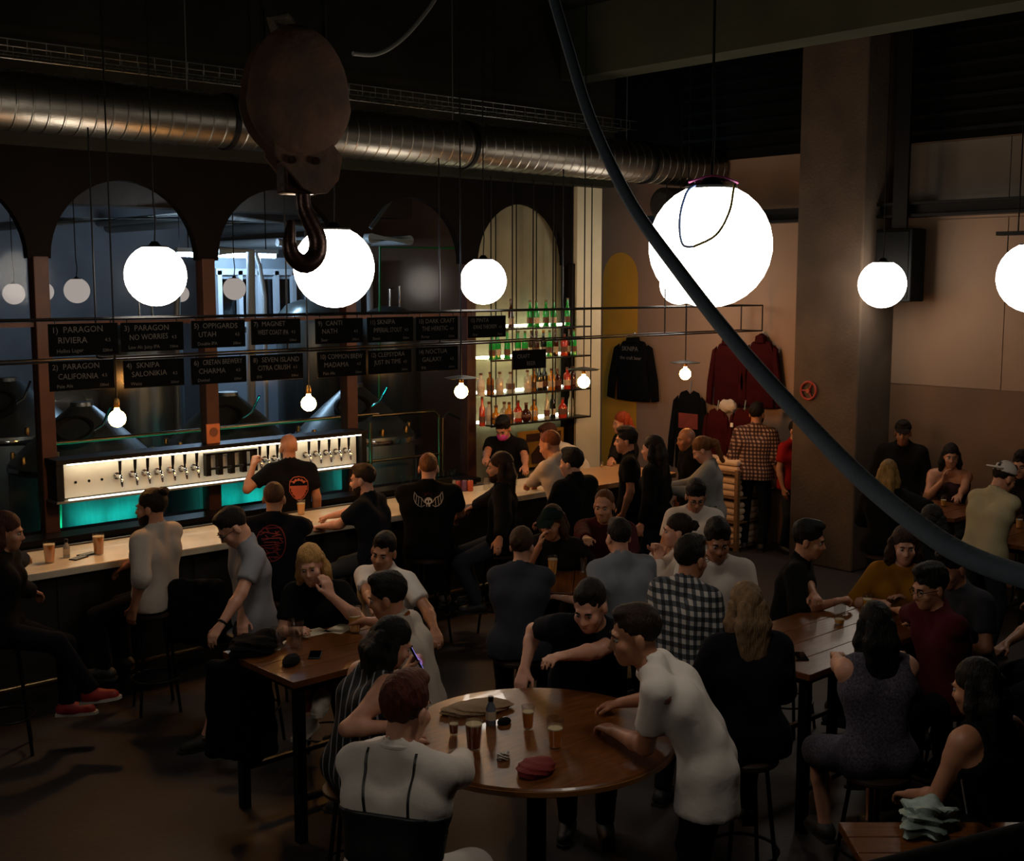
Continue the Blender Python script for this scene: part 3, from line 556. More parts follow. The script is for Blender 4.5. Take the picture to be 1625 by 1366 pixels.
for s in (-1, 1): MB().tube([(s * .05, -.1, -.07), (s * .05, .1, -.07)], .016, 10).build('bolt', HOOKM, hk)
sp = [mm(478, 295), mm(479, 325), mm(486, 345), mm(498, 375), mm(496, 402), mm(480, 417), mm(464, 408), mm(457, 388), mm(459, 362), mm(461, 348)]
pts = [];
for i in range(len(sp) - 1):
    for t in np.linspace(0, 1, 5)[:-1]:
        a, b, c_, d = [np.array(sp[min(max(j, 0), len(sp) - 1)]) for j in (i - 1, i, i + 1, i + 2)]
        pts.append(.5 * (2 * b + (c_ - a) * t + (2 * a - 5 * b + 4 * c_ - d) * t * t + (3 * b - a - 3 * c_ + d) * t ** 3))
pts.append(np.array(sp[-1])); nP = len(pts); rad = list(np.interp(np.linspace(0, 1, nP), [0, .15, .35, .55, .75, 1], [.03, .032, .038, .04, .032, .012]))
MB().tube([(p[0] * 1.15, 0, p[1]) for p in pts], rad, 14).build('hook', HOOKM, hk)
for dx in (-.13, .13): MB().tube([(dx, 0, .25), (dx, 0, CEIL - hc[2])], .011, 8).build('wire_rope', BLACK, hk)
tk = [mm(440, 60), mm(432, 45), mm(455, 38), mm(470, 50), mm(450, 62)]; MB().tube([(p[0], -.02, p[1]) for p in tk], .025, 10).build('rope_knot', mat('rope', '#4a4030', .9), hk)
# ================================================================== CABLES
def spline(P, n=10):
    out = []; P = [np.array(p, float) for p in P]
    for i in range(len(P) - 1):
        a, b, c_, d = P[max(i - 1, 0)], P[i], P[i + 1], P[min(i + 2, len(P) - 1)]
        for t in np.linspace(0, 1, n + 1)[:-1]: out.append(.5 * (2 * b + (c_ - a) * t + (2 * a - 5 * b + 4 * c_ - d) * t * t + (3 * b - a - 3 * c_ + d) * t ** 3))
    out.append(P[-1]); return out
cabp = [(868, -40, 5.2), (900, 70, 5.0), (938, 190, 4.75), (1000, 320, 4.4), (1085, 440, 4.0), (1170, 548, 3.6), (1270, 660, 3.2), (1370, 762, 2.85), (1480, 850, 2.55), (1560, 893, 2.4), (1660, 925, 2.25)]
cb = MB().tube(spline([atd(*p) for p in cabp]), .023, 16).build('crane_cable', mat('cable_rubber', '#3f4b56', .9, 0, .1, 20, .1, 60)); tag(cb, 'thick dark blue grey rubber cable slanting down across the hall', 'cable')
lc = MB().tube(spline([aty(560, 85, 9), aty(600, 85, 9), aty(640, 60, 9), aty(680, 14, 9), aty(700, -20, 9)]), .02, 10).build('ceiling_cable', mat('grey_cable', '#6b6b66', .5)); tag(lc, 'grey corrugated cable looping down from the ceiling', 'cable')
# ================================================================== SPEAKER
def speaker(px0, px1, py0, py1, X, lab):
    a = atx(px0, py1, X); b = atx(px1, py0, X); t = empty('loudspeaker', (X, b[1], a[2]), lab, 'loudspeaker', 'loudspeakers by the pillar'); W_ = a[1] - b[1]; H_ = b[2] - a[2]
    MB().box((0, 0, 0), (.3, W_, H_), .015).build('cabinet', mat('speaker_black', '#0c0c0d', .8, 0, bump=.05, spec=.1), t, False)
    MB().box((-.012, .03, .03), (-.001, W_ - .03, H_ - .03), .004).build('grille', mat('grille', '#0e0e0e', .9, 0, bump=.3, bscale=300, spec=.05), t, False)
    MB().box((.1, W_ * .3, H_), (.14, W_ * .7, 3.98)).build('bracket', BLACK, t, False); MB().tube([(.15, W_ * .3, H_ * .5), (.15, W_ + .02, H_ * .5)], .015).build('yoke_bolt', BLACK, t)
    return t
speaker(1386, 1448, 362, 478, 12.0, 'large black loudspeaker hung beside the concrete pillar')
# small fire bell on pillar
vb = empty('hose_wheel', (11.885, 7.95, 2.02), 'small red valve wheel on the concrete pillar', 'valve wheel')
ringp = [(0, .1 * math.cos(a), .1 * math.sin(a)) for a in np.linspace(0, 2 * math.pi, 24)]; REDP = mat('red_paint', '#8a2412', .5); MB().tube(ringp, .014, 8, False).build('rim', REDP, vb)
for a in (0, 2.09, 4.19): MB().tube([(0, 0, 0), (0, .1 * math.cos(a), .1 * math.sin(a))], .009, 6).build('spoke', REDP, vb)
MB().tube([(.02, 0, 0), (-.02, 0, 0)], .025, 10).build('hub', REDP, vb)
# ceiling pendant on right wall far
pn = empty('track_light', tuple(atx(1600, 372, 12.0)), 'small black ceiling track with thin drop rod above the beige wall', 'light fitting')
MB().box((-.06, -.3, -.01), (.06, .1, .03)).build('track', BLACK, pn, False); MB().tube([(0, 0, 0), (0, 0, -.5)], .006, 6).build('drop_rod', BLACK, pn)
MB().tube([(0, -.1, .03), (0, -.1, CEIL - 1.6 - pn.location.z)], .008, 6).build('hanger', BLACK, pn)
# ================================================================== MERCHANDISE
def garment(px0, px1, py0, py1, lab, m, cat='sweatshirt', hood=True, back=None, X=XW - .06, group='merchandise hung on the wall', sleeves=True):
    a = atx(px0, py1, X); b = atx(px1, py0, X); yc = (a[1] + b[1]) / 2; W_ = abs(a[1] - b[1]); H_ = b[2] - a[2]
    t = empty('hoodie' if hood else 'tshirt', (X, yc, a[2]), lab, cat, group); bw = W_ * .5
    def pill(poly, y_scale, th, name, mm_, dx=0):
        # pillow: inflated outline
        n = len(poly); cx = sum(p[0] for p in poly) / n; cz = sum(p[1] for p in poly) / n; rings = []
        for s, d in ((1, 0), (.96, .6), (.8, .92), (.45, 1)): rings += [(dx - th * d, cx + (p[0] - cx) * s, cz + (p[1] - cz) * s) for p in poly]
        fs = [(i * n + k, i * n + (k + 1) % n, (i + 1) * n + (k + 1) % n, (i + 1) * n + k) for i in range(3) for k in range(n)] + [tuple(3 * n + k for k in range(n)), tuple(range(n))[::-1]]
        return MB().add(rings, fs).build(name, mm_, t)
    pill([(-bw * .62, 0), (0, -.01), (bw * .62, 0), (bw * .6, H_ * .5), (bw * .62, H_ * .8), (bw * .42, H_ * .97), (bw * .16, H_), (0, H_ * .95), (-bw * .16, H_), (-bw * .42, H_ * .97), (-bw * .62, H_ * .8), (-bw * .6, H_ * .5)], 1, .05, 'torso', m)
    if sleeves:
        for s in (-1, 1): pill([(s * bw * .55, H_ * .93), (s * bw * .72, H_ * .88), (s * bw * .95, H_ * .35), (s * bw, H_ * .03), (s * bw * .74, 0), (s * bw * .66, H_ * .35), (s * bw * .55, H_ * .72)], 1, .045, 'sleeve', m, -.004)
    if hood: pill([(-bw * .24, H_ * .95), (bw * .24, H_ * .95), (bw * .2, H_ * 1.06), (0, H_ * 1.1), (-bw * .2, H_ * 1.06)], 1, .075, 'hood', m)
    MB().tube([(0, 0, H_ * .98), (.02, 0, H_ * 1.12)], .006, 6).build('hanger', STEEL, t)
    if back:
        for (txt, u, v, s) in back:
            o = link('printed_lettering', text_mesh(txt, s), CHALK, t, False); o.location = (-.062, u, v * H_); o.rotation_euler = (math.pi / 2, 0, -math.pi / 2)
    return t
BLK = mat('black_cotton', '#0c0b0b', .95, 0, .3, 6, .35, 12, spec=.1); MAR = mat('maroon_cotton', '#330909', .95, 0, .2, 5, .35, 12, spec=.1)
garment(965, 1048, 541, 632, 'black hoodie with lettering across the chest hung on the wall', BLK, back=[('SKNIPA', .17, .82, .09), ('the craft beer', .2, .68, .07)])
garment(1122, 1190, 544, 642, 'dark red hoodie hung on the wall, the one beside the filament bulb', MAR)
garment(1172, 1246, 541, 644, 'dark red hoodie hung on the wall, the one beside the pillar', MAR)
garment(1112, 1164, 650, 747, 'dark red tshirt on the display under the red hoodies, left of the price tag', MAR, 'tshirt', False, X=12.1)
garment(1152, 1210, 650, 745, 'dark red tshirt on the display with a white price tag', MAR, 'tshirt', False, X=12.1)
garment(1060, 1130, 622, 740, 'black tshirt with red print hung low beside the display', BLK, 'tshirt', False)
for o in list(C.objects):
    if o.name.startswith('tshirt') and 'price tag' in o.get('label', '') and 'with a white' in o['label']:
        MB().box((-.07, .12, .55), (-.06, .16, .6)).build('price_tag', mat('tag_white', '#d8d0c4', .6), o, False)
rp = atx(1092, 668, XW - .12); o = MB().box((-.005, -.16, -.1), (.005, .16, .1)).build('red_poster', mat('red_print', '#7a2a14', .7, 0, .2, 9), None, False, tuple(rp)); tag(o, 'small red printed card on the black tshirt', 'card')
wc = atx(1155, 645, 12.15); bm = bmesh.new(); bmesh.ops.create_icosphere(bm, subdivisions=3, radius=1)
for q in bm.verts: q.co = Vector((q.co.x * .08, q.co.y * .13, q.co.z * .085 + .015 * math.sin(20 * q.co.y)))
tag(MB().bm(bm).build('cloth_bundle', mat('offwhite_cotton', '#a89a8c', .9, bump=.2), None, True, tuple(wc)), 'crumpled off white cloth bundle on top of the display', 'cloth')
# display rack with folded shirts
rk = empty('display_rack', (12.1, 9.22, 0), 'open timber display rack for folded shirts beside the pillar', 'rack')
WD = wood_mat('plain_wood', '#6a4a30', '#80603f', .6)
for y in (-.35, .35):
    for x in (-.28, .36): MB().box((x - .025, y - .025, 0), (x + .025, y + .025, 1.0)).build('post', WD, rk, False)
SHELFZ = [.06, .36, .66, .96]
for z in SHELFZ: MB().box((-.3, -.37, z - .02), (.4, .37, z)).build('shelf', WD, rk, False)
BEI = [mat('beige_cotton', '#c9a686', .9, 0, .08, 6, .15, 20), mat('sand_cotton', '#d2b193', .9, 0, .08, 6, .15, 20)]
for r in range(4):
    nst = 2 if r == 3 else 3
    for s in range(2):
        for k in range(nst):
            o = MB().box((-.3, -.165, 0), (.16, .165, .075), .03).build('folded_shirt', BEI[(k + s) % 2], None, True, (12.12, 9.22 - .175 + .35 * s, SHELFZ[r] + .001 + k * .078))
            tag(o, 'folded beige shirt, %s from below, %s rack shelf, pile %s' % (ORD[k], ['bottom', 'lower', 'upper', 'top'][r], 'beside the pillar' if s == 0 else 'beside the ponytail'), 'shirt', 'folded shirts in the display rack')
# ================================================================== TABLES
def leg(name, a, b, r, t, m=BLACK): return MB().box((a[0] - r, a[1] - r, a[2]), (a[0] + r, a[1] + r, b[2])).build(name, m, t, False)
def rect_table(c, lx, ly, h, lab, rz=0., group=None):
    t = empty('high_table', (c[0], c[1], 0), lab, 'table', group, rz)
    n = max(3, int(ly / .18)); wdt = ly / n
    for k in range(n): MB().box((-lx / 2, -ly / 2 + k * wdt + .002, h - .04), (lx / 2, -ly / 2 + (k + 1) * wdt - .002, h), .004).build('plank', WOOD, t, False)
    for sx in (-1, 1):
        for sy in (-1, 1): leg('leg', (sx * (lx / 2 - .08), sy * (ly / 2 - .08), 0), (0, 0, h - .09), .028, t)
    for sy in (-1, 1):
        MB().box((-lx / 2 + .08, sy * (ly / 2 - .08) - .02, h - .09), (lx / 2 - .08, sy * (ly / 2 - .08) + .02, h - .041)).build('apron', BLACK, t, False)
        MB().box((-lx / 2 + .08, sy * (ly / 2 - .08) - .015, .24), (lx / 2 - .08, sy * (ly / 2 - .08) + .015, .27)).build('foot_bar', BLACK, t, False)
    for sx in (-1, 1):
        MB().box((sx * (lx / 2 - .08) - .02, -ly / 2 + .08, h - .09), (sx * (lx / 2 - .08) + .02, ly / 2 - .08, h - .041)).build('apron', BLACK, t, False)
    return t
TH = 1.0
tA = rect_table((4.1, 6.16), 1.0, .8, TH, 'high rectangular wooden table with black steel legs and a dark bag on it', 0)
def round_table(c, R, h, lab):
    t = empty('round_table', (c[0], c[1], 0), lab, 'table')
    MB().lathe([(0, h - .045), (R - .02, h - .045), (R, h - .035), (R, h - .008), (R - .01, h), (0, h)], n=64).build('top', WOOD, t)
    MB().lathe([(.05, .02), (.05, h - .06), (.14, h - .045), (0, h - .045)], n=20).build('column', BLACK, t); MB().lathe([(.34, 0), (.34, .015), (.06, .04), (0, .04)], n=36).build('base', BLACK, t)
    MB().lathe([(R - .004, h - .04), (R + .004, h - .035), (R + .004, h - .012), (R - .004, h - .008)], n=64).build('edge_band', mat('edge_wood', '#8a5a28', .3), t)
    return t
RTH = 1.02
RTc = (atz(855, 1085, RTH) + atz(868, 1262, RTH)) / 2
RTR = .69; RTc = RTc + np.array([-.02, .02, 0])
tR = round_table(RTc, RTR, RTH, 'round wooden high table with beer glasses and papers')
tM = rect_table((6.37, 6.43), .7, .7, TH, 'high wooden table with planks between the seated groups', .75)
tS = rect_table((6.62, 4.27), 1.5, .82, TH, 'high wooden table in front of the concrete pillar', math.radians(0))
tB = rect_table((11.3, 5.94), .8, .66, TH, 'high wooden table in front of the seat by the beige wall', math.radians(0))
tC = rect_table(atz(1640, 848, TH)[:2], 1.1, .7, TH, 'high wooden table beside the person in the white cap', 0)
tN = rect_table(atz(1510, 1340, TH)[:2], .8, .42, TH, 'high wooden table holding the crumpled bag and phone', YAW - math.pi / 2)
mr = empty('mezzanine_rail', tuple(atd(1330, 1420, 1.7)), 'black steel mezzanine handrail crossing the near corner', 'handrail')
e_ = atd(1760, 1318, 1.5) - atd(1330, 1420, 1.7); MB().tube([-e_ * 1.2, e_ * 1.0], .034, 16).build('top_tube', mat('matte_black', '#070707', .95, spec=.05), mr)
for t_ in (-1.0, .8): MB().tube([e_ * t_, e_ * t_ + np.array([0, 0, -1.0])], .02, 10).build('post', BLACK, mr)
# ---- glasses and small things
BEERS = {'lager': mat('lager', '#f2a230', .15, 0, coat=.3), 'amber': mat('amber_beer', '#e5832a', .15, 0, coat=.3), 'dark': mat('dark_beer', '#7a3010', .15, 0, coat=.3)}
FOAM = mat('foam', '#d9c39a', .8)
GP = None
def beer_glass(px, py, z, fill, kind, lab, h=.15, group='beer glasses'):
    p = atz(px, py, z); t = empty('beer_glass', (p[0], p[1], z), lab, 'glass', group)
    r0, r1 = h * .2, h * .29
    MB().lathe([(0, .001), (r0, .001), (r0 + .002, .006), (r1, h), (r1 - .002, h), (r0 - .001, .008), (0, .008)], n=24).build('glass', GLASSM, t)
    if fill > 0:
        rf = lambda f: r0 - .002 + (r1 - r0) * f
        MB().lathe([(0, .009), (rf(.06), .009), (rf(fill) - .001, h * fill), (0, h * fill)], n=24).build('beer', BEERS[kind], t)
        MB().lathe([(rf(fill) - .0008, h * fill), (rf(fill) - .0006, h * fill + .006), (0, h * fill + .007)], n=24).build('foam', FOAM, t)
    return t
ZB = 1.1
beer_glass(79, 893, ZB, .85, 'amber', 'full amber beer glass on the bar by the small water bottle', .165)
beer_glass(157, 880, ZB, .85, 'amber', 'full amber beer glass on the bar beside the black phone', .17)
beer_glass(478, 817, ZB, .7, 'lager', 'beer glass on the bar behind the red printed tshirt', .15)
beer_glass(563, 1003, TH, .62, 'lager', 'half drunk beer glass on the high rectangular table', .17)
beer_glass(470, 1028, TH, 0, 'lager', 'empty beer glass on the high table before the blond person', .18)
beer_glass(441, 1030, TH, 0, 'lager', 'empty beer glass on the high table beside the dark bag', .14)
beer_glass(752, 1188, RTH, .75, 'dark', 'dark beer glass on the round table', .16)
beer_glass(838, 1156, RTH, .7, 'amber', 'amber beer glass on the round table beside the dark jar', .12)
beer_glass(881, 1186, RTH, .62, 'amber', 'amber beer glass on the round table nearest the white tshirt', .15)
beer_glass(877, 912, TH, .8, 'lager', 'full lager glass before the person in the green cap', .15)
beer_glass(926, 908, TH, 0, 'lager', 'empty glass on the high table beside the maroon shirt', .12)
beer_glass(720, 1165, RTH, .5, 'dark', 'short dark drink glass next to the phone user at the round table', .1)
beer_glass(1332, 990, TH, .2, 'lager', 'nearly empty beer glass on the table in front of the pillar', .15)
beer_glass(1290, 1000, TH, 0, 'lager', 'small empty glass on the table in front of the pillar', .1)
beer_glass(1376, 972, TH, .7, 'lager', 'beer glass before the person in the mustard top', .13)
beer_glass(1465, 800, TH, .0, 'lager', 'empty glass on the back table by the beige wall', .12)
beer_glass(1497, 803, TH, .5, 'lager', 'half full glass on the back table by the beige wall', .12)
beer_glass(1617, 838, TH, .6, 'lager', 'beer glass beside the person in the white cap', .13)
beer_glass(955, 742, ZB, .3, 'lager', 'low amber glass on the pale bar end', .08)
def thing1(name, mbx, m, p, lab, cat, rz=0., smooth=True, group=None):
    o = mbx.build(name, m, None, smooth, tuple(p)); o.rotation_euler = (0, 0, rz); return tag(o, lab, cat, group)
def small_bottle(px, py, z, lab, col):
    p = atz(px, py, z); t = empty('small_bottle', p, lab, 'bottle'); MB().lathe([(.024, 0), (.026, .005), (.026, .09), (.012, .12), (.012, .135), (0, .135)], n=18).build('bottle_body', mat('small_bottle_' + col, col, .15, 0, coat=.5), t)
    MB().lathe([(.014, .125), (.014, .15), (0, .15)], n=14).build('cap', BLACK, t); MB().lathe([(.0268, .03), (.0268, .075)], n=18).build('paper_label', LABW, t)
small_bottle(106, 885, ZB, 'small clear water bottle standing between two beer glasses on the bar', '#8f8a80'); small_bottle(779, 1150, RTH, 'small sauce bottle with black cap on the round table', '#5a6070')
def phone(px, py, z, rz, lab, name='phone', tilt=0):
    p = atz(px, py, z); t = empty(name, (p[0], p[1], z), lab, 'phone', None, rz); b_ = MB().box((-.075, -.038, 0), (.075, .038, .009), .004).build('case', BLACK, t, False); MB().box((-.07, -.034, .009), (.07, .034, .0098)).build('screen', mat('screen_black', '#050507', .08), t, False); return t
phone(138, 880, ZB, .3, 'black phone lying on the bar beside the beer glass'); phone(125, 886, ZB, .5, 'black wallet sized phone lying at the bar edge'); phone(500, 1040, TH, .9, 'black phone on the high rectangular table'); phone(1270, 1042, TH, .8, 'black phone on the table in front of the pillar'); phone(1235, 1022, TH, .2, 'black phone near the pillar table edge by the long fair hair')
def blob(name, px, py, z, rx, ry, rz_, m, lab, cat, amp=.12, rot=0.):
    p = atz(px, py, z); bm = bmesh.new(); bmesh.ops.create_icosphere(bm, subdivisions=4, radius=1)
    for q in bm.verts:
        n = 1 + amp * (math.sin(5 * q.co.x + px) * math.sin(4 * q.co.y + py) + .5 * math.sin(11 * q.co.z + 9 * q.co.x))
        q.co = Vector((q.co.x * rx * n, q.co.y * ry * n, max(q.co.z * n, -.55) * rz_ + .55 * rz_))
    return thing1(name, MB().bm(bm), m, (p[0], p[1], z), lab, cat, rot)
blob('bag', 408, 1032, TH, .2, .13, .07, BLK, 'limp black bag lying on the high rectangular table', 'bag', .15, .3)
blob('glasses_case', 462, 1052, TH, .1, .05, .03, BLK, 'dark leather case lying on the high rectangular table', 'case', .05, .8)
blob('paper_bag', 757, 1128, RTH, .19, .09, .035, mat('kraft_paper', '#8d7355', .85, bump=.3), 'flat tan paper bag lying on the round table', 'paper bag', .1, -.3)
blob('napkin', 799, 1204, RTH, .035, .025, .02, mat('napkin_white', '#b9b2a8', .9, bump=.3), 'crumpled white napkin on the round table', 'napkin', .3)
blob('red_pouch', 850, 1225, RTH, .11, .08, .04, mat('red_cloth', '#6e120c', .8, bump=.2), 'red pouch lying on the round table', 'pouch', .08, .2)
blob('dark_jar', 800, 1148, RTH, .04, .03, .02, BLK, 'small dark lid lying between glasses on the round table', 'lid', .05)
blob('snack_bag', 1470, 1312, TH, .16, .1, .06, mat('silver_green_foil', '#7f9088', .5, .3, .4, 9, .5, 12), 'crumpled pale green and white snack bag on the near table', 'bag', .3, .4)
pp = phone(1545, 1308, TH, .5, 'large phone with a pale edge propped on the snack bag'); pp.rotation_euler = (.5, -.3, .6); pp.location.z = TH + .09; pp.scale = (1.5, 1.5, 1.5)
for i, (px, py) in enumerate(((496, 1004), (540, 998), (432, 1024))):
    p = atz(px, py, TH); thing1('menu_sheet', MB().box((-.1, -.07, 0), (.1, .07, .0015)), mat('menu_paper', '#c8b79a', .8), (p[0], p[1], TH + .0005), ['white menu sheet under the arm of the blond person', 'white menu sheet by the half drunk beer', 'folded white tissue next to the dark bag'][i], 'paper', .4 * i, False)
# cans and glasses on the bar end
for i, (px, col) in enumerate(((727, '#8a3a34'), (737, '#6a4a6a'), (746, '#b0523a'), (719, '#8a8a80'))):
    p = atz(px, 779, ZB); t = empty('beer_can', (p[0], p[1], ZB), ['dull red beer can on the bar end', 'violet beer can on the bar end', 'orange beer can on the bar end', 'bare silver beer can on the bar end'][i], 'can', 'cans on the bar end')
    MB().lathe([(.026, 0), (.033, .008), (.033, .1), (.026, .115), (0, .112)], n=20).build('can_body', mat('can_' + col, col, .35, .4, .2, 40), t); MB().lathe([(.027, .112), (.027, .118), (.024, .118), (0, .114)], n=20).build('lid', CHROME, t)
for i in range(14):
    px = 640 + (i % 7) * 13; py = 752 - (i // 7) * 12; p = atz(px, py, 1.02 if i > 6 else ZB); 
    if i > 6: p = aty(px, py + 10, 10.5)
    z_ = 1.02 if i > 6 else ZB
    t = MB().lathe([(0, .002), (.026, .002), (.036, .13), (.034, .13), (.025, .01), (0, .01)], n=16).build('tumbler', GLASSM, None, True, (p[0], p[1] if i > 6 else 9.45, z_)); tag(t, 'clear upturned tumbler in the rows of clean glasses behind the bar', 'glass', 'clean glasses behind the bar')
sg = aty(665, 742, 9.62); t = empty('bar_sign', (sg[0], 9.5, ZB), 'small black chalk sign leaning on the bar among clean glasses', 'sign'); MB().box((-.33, -.01, 0), (.33, .01, .17), .003).build('slate', CH, t, False)
for k, tx in enumerate(('CRAFT BEER', 'OPEN TABS')[:1]): 
    o = link('chalk_lettering', text_mesh('APPEROL', .1, .6), CHALK, t, False); o.location = (-.28, -.0115, .05); o.rotation_euler = (math.pi / 2, 0, 0)
wp = atz(845, 828, ZB)
# ---- bar stools
SPROTO = None
def stool(x, y, h, rz=0., lab='black steel bar stool with round dark seat', group='bar stools'):
    global SPROTO
    if SPROTO is None:
        t = empty('bar_stool', (0, 0, 0), lab, 'stool', group)
        MB().lathe([(0, .715), (.165, .715), (.175, .725), (.175, .745), (.16, .755), (0, .757)], n=28).build('seat', mat('dark_seat', '#2a1a12', .5), t)
        for k in range(4):
            a = math.pi / 4 + k * math.pi / 2; MB().tube([(.12 * math.cos(a), .12 * math.sin(a), .716), (.21 * math.cos(a), .21 * math.sin(a), 0)], .012, 8).build('leg', BLACK, t)
        MB().tube([(.185 * math.cos(a), .185 * math.sin(a), .25) for a in np.linspace(0, 2 * math.pi, 25)], .009, 6, False).build('foot_ring', BLACK, t)
        SPROTO = t
    else: t = copy_tree(SPROTO)
    t.location = (x, y, 0); t.rotation_euler = (0, 0, rz); t.scale = (1, 1, h / .755); t['label'] = lab; t['group'] = group; return t
# ================================================================== PEOPLE (signed distance fields -> one continuous surface per body)
def nrm(v): v = np.array(v, float); return v / (np.linalg.norm(v) + 1e-12)
def rotv(v, ax, ang):
    ax = nrm(ax); v = np.array(v, float); c, s = math.cos(ang), math.sin(ang); return v * c + np.cross(ax, v) * s + ax * (ax @ v) * (1 - c)
class Field:
    def __init__(s, lo, hi, h, fine=(), hf=None):
        s.ax = []
        for a in range(3):
            c = [lo[a]]
            while c[-1] < hi[a]:
                st = h
                for (flo, fhi) in fine:
                    if flo[a] - hf < c[-1] < fhi[a]: st = hf; break
                c.append(c[-1] + st)
            s.ax.append(np.array(c, np.float32))
        s.sh = tuple(len(c) for c in s.ax); s.f = np.full(s.sh, .06, np.float32)
    def sub(s, lo, hi):
        sl = []
        for a in range(3):
            i0 = max(0, np.searchsorted(s.ax[a], lo[a]) - 1); i1 = min(s.sh[a], np.searchsorted(s.ax[a], hi[a]) + 1)
            if i1 <= i0: return None
            sl.append(slice(i0, i1))
        return tuple(sl)
    def pts(s, sl): return s.ax[0][sl[0]][:, None, None], s.ax[1][sl[1]][None, :, None], s.ax[2][sl[2]][None, None, :]
    def put(s, sl, d, k):
        o = s.f[sl]
        if k > 0:
            hh = np.clip(.5 + .5 * (o - d) / k, 0, 1); s.f[sl] = o * (1 - hh) + d * hh - k * hh * (1 - hh)
        else: s.f[sl] = np.minimum(o, d)
    def prim(s, p, off=0., k=None):
        kk = p['k'] if k is None else k
        if p['t'] == 'c':
            a, b, ra, rb = p['a'], p['b'], p['ra'] + off, p['rb'] + off; R = max(ra, rb) + kk + .02
            sl = s.sub(np.minimum(a, b) - R, np.maximum(a, b) + R)
            if sl is None: return
            X, Y, Z = s.pts(sl); d = b - a; L = float(d @ d) + 1e-9
            t = np.clip(((X - a[0]) * d[0] + (Y - a[1]) * d[1] + (Z - a[2]) * d[2]) / L, 0, 1)
            q = np.sqrt((X - a[0] - t * d[0]) ** 2 + (Y - a[1] - t * d[1]) ** 2 + (Z - a[2] - t * d[2]) ** 2) - (ra + t * (rb - ra))
        else:
            c, A, r = p['c'], p['A'], np.array(p['r']) + off; R = r.max() + kk + .02
            sl = s.sub(c - R, c + R)
            if sl is None: return
            X, Y, Z = s.pts(sl); X = X - c[0]; Y = Y - c[1]; Z = Z - c[2]
            u = X * A[0, 0] + Y * A[1, 0] + Z * A[2, 0]; v = X * A[0, 1] + Y * A[1, 1] + Z * A[2, 1]; w_ = X * A[0, 2] + Y * A[1, 2] + Z * A[2, 2]
            k0 = np.sqrt((u / r[0]) ** 2 + (v / r[1]) ** 2 + (w_ / r[2]) ** 2); k1 = np.sqrt((u / r[0] ** 2) ** 2 + (v / r[1] ** 2) ** 2 + (w_ / r[2] ** 2) ** 2) + 1e-6
            q = k0 * (k0 - 1) / k1
        for (n, c0) in p.get('cut', ()):       # keep n.(x-c0) < 0
            XX, YY, ZZ = s.pts(sl); q = np.maximum(q, n[0] * (XX - c0[0]) + n[1] * (YY - c0[1]) + n[2] * (ZZ - c0[2]))
        if p.get('neg'):
            o = s.f[sl]; hh = np.clip(.5 - .5 * (o + q) / max(kk, 1e-4), 0, 1); s.f[sl] = o * (1 - hh) - q * hh + kk * hh * (1 - hh)
        else: s.put(sl, q.astype(np.float32), kk)
    def cut(s, n, c0):
        X, Y, Z = s.pts((slice(None),) * 3); s.f = np.maximum(s.f, (n[0] * (X - c0[0]) + n[1] * (Y - c0[1]) + n[2] * (Z - c0[2])).astype(np.float32))
    def wrinkle(s, amp, fr, ph):
        X, Y, Z = s.pts((slice(None),) * 3)
        s.f = s.f + (amp * np.sin(fr * X + ph + 9 * Z) * np.sin(fr * .8 * Z + 7 * Y + ph * 2) + amp * .5 * np.sin(fr * 2.1 * Y + ph + 14 * Z)).astype(np.float32)
    def mesh(s, name):
        f = s.f; ins = f < 0; nx, ny, nz = f.shape
        c = np.zeros((nx - 1, ny - 1, nz - 1), np.int8)
        for i in (0, 1):
            for j in (0, 1):
                for k in (0, 1): c += ins[i:nx - 1 + i, j:ny - 1 + j, k:nz - 1 + k]
        act = (c > 0) & (c < 8); ai, aj, ak = np.nonzero(act); n = len(ai)
        idx = np.full(act.shape, -1, np.int32); idx[act] = np.arange(n)
        acc = np.zeros((n, 3), np.float32); cnt = np.zeros(n, np.float32)
        for ax in range(3):
            o1, o2 = [a for a in range(3) if a != ax]
            for u in (0, 1):
                for v in (0, 1):
                    e = [0, 0, 0]; e[o1] = u; e[o2] = v; g = list(e); g[ax] = 1
                    f0 = f[ai + e[0], aj + e[1], ak + e[2]]; f1 = f[ai + g[0], aj + g[1], ak + g[2]]; m = (f0 < 0) != (f1 < 0)
                    t = np.where(m, f0 / np.where(m, f0 - f1, 1), 0)
                    for a in range(3): acc[:, a] += np.where(m, (t if a == ax else e[a]), 0)
                    cnt += m
        acc /= cnt[:, None]; base = np.stack([ai, aj, ak], 1) + acc
        co = np.stack([np.interp(base[:, a], np.arange(s.sh[a]), s.ax[a]) for a in range(3)], 1).astype(np.float32)
        quads = []
        for ax in range(3):
            o1, o2 = (ax + 1) % 3, (ax + 2) % 3
            lo = [slice(None)] * 3; hi = [slice(None)] * 3; lo[ax] = slice(0, -1); hi[ax] = slice(1, None)
            A = ins[tuple(lo)]; B = ins[tuple(hi)]; ch = A != B; ii = list(np.nonzero(ch)); sgn = A[tuple(ii)]
            ok = (ii[o1] > 0) & (ii[o2] > 0) & (ii[o1] < f.shape[o1] - 1) & (ii[o2] < f.shape[o2] - 1)
            ii = [q[ok] for q in ii]; sgn = sgn[ok]
            def cell(d1, d2):
                q = [None] * 3; q[ax] = ii[ax]; q[o1] = ii[o1] - d1; q[o2] = ii[o2] - d2; return idx[q[0], q[1], q[2]]
            Q = np.stack([cell(1, 1), cell(0, 1), cell(0, 0), cell(1, 0)], 1); Q[~sgn] = Q[~sgn][:, ::-1]; quads.append(Q)
        Q = np.concatenate(quads); Q = Q[(Q >= 0).all(1)]
        me = bpy.data.meshes.new(name); me.vertices.add(n); me.vertices.foreach_set('co', co.ravel())
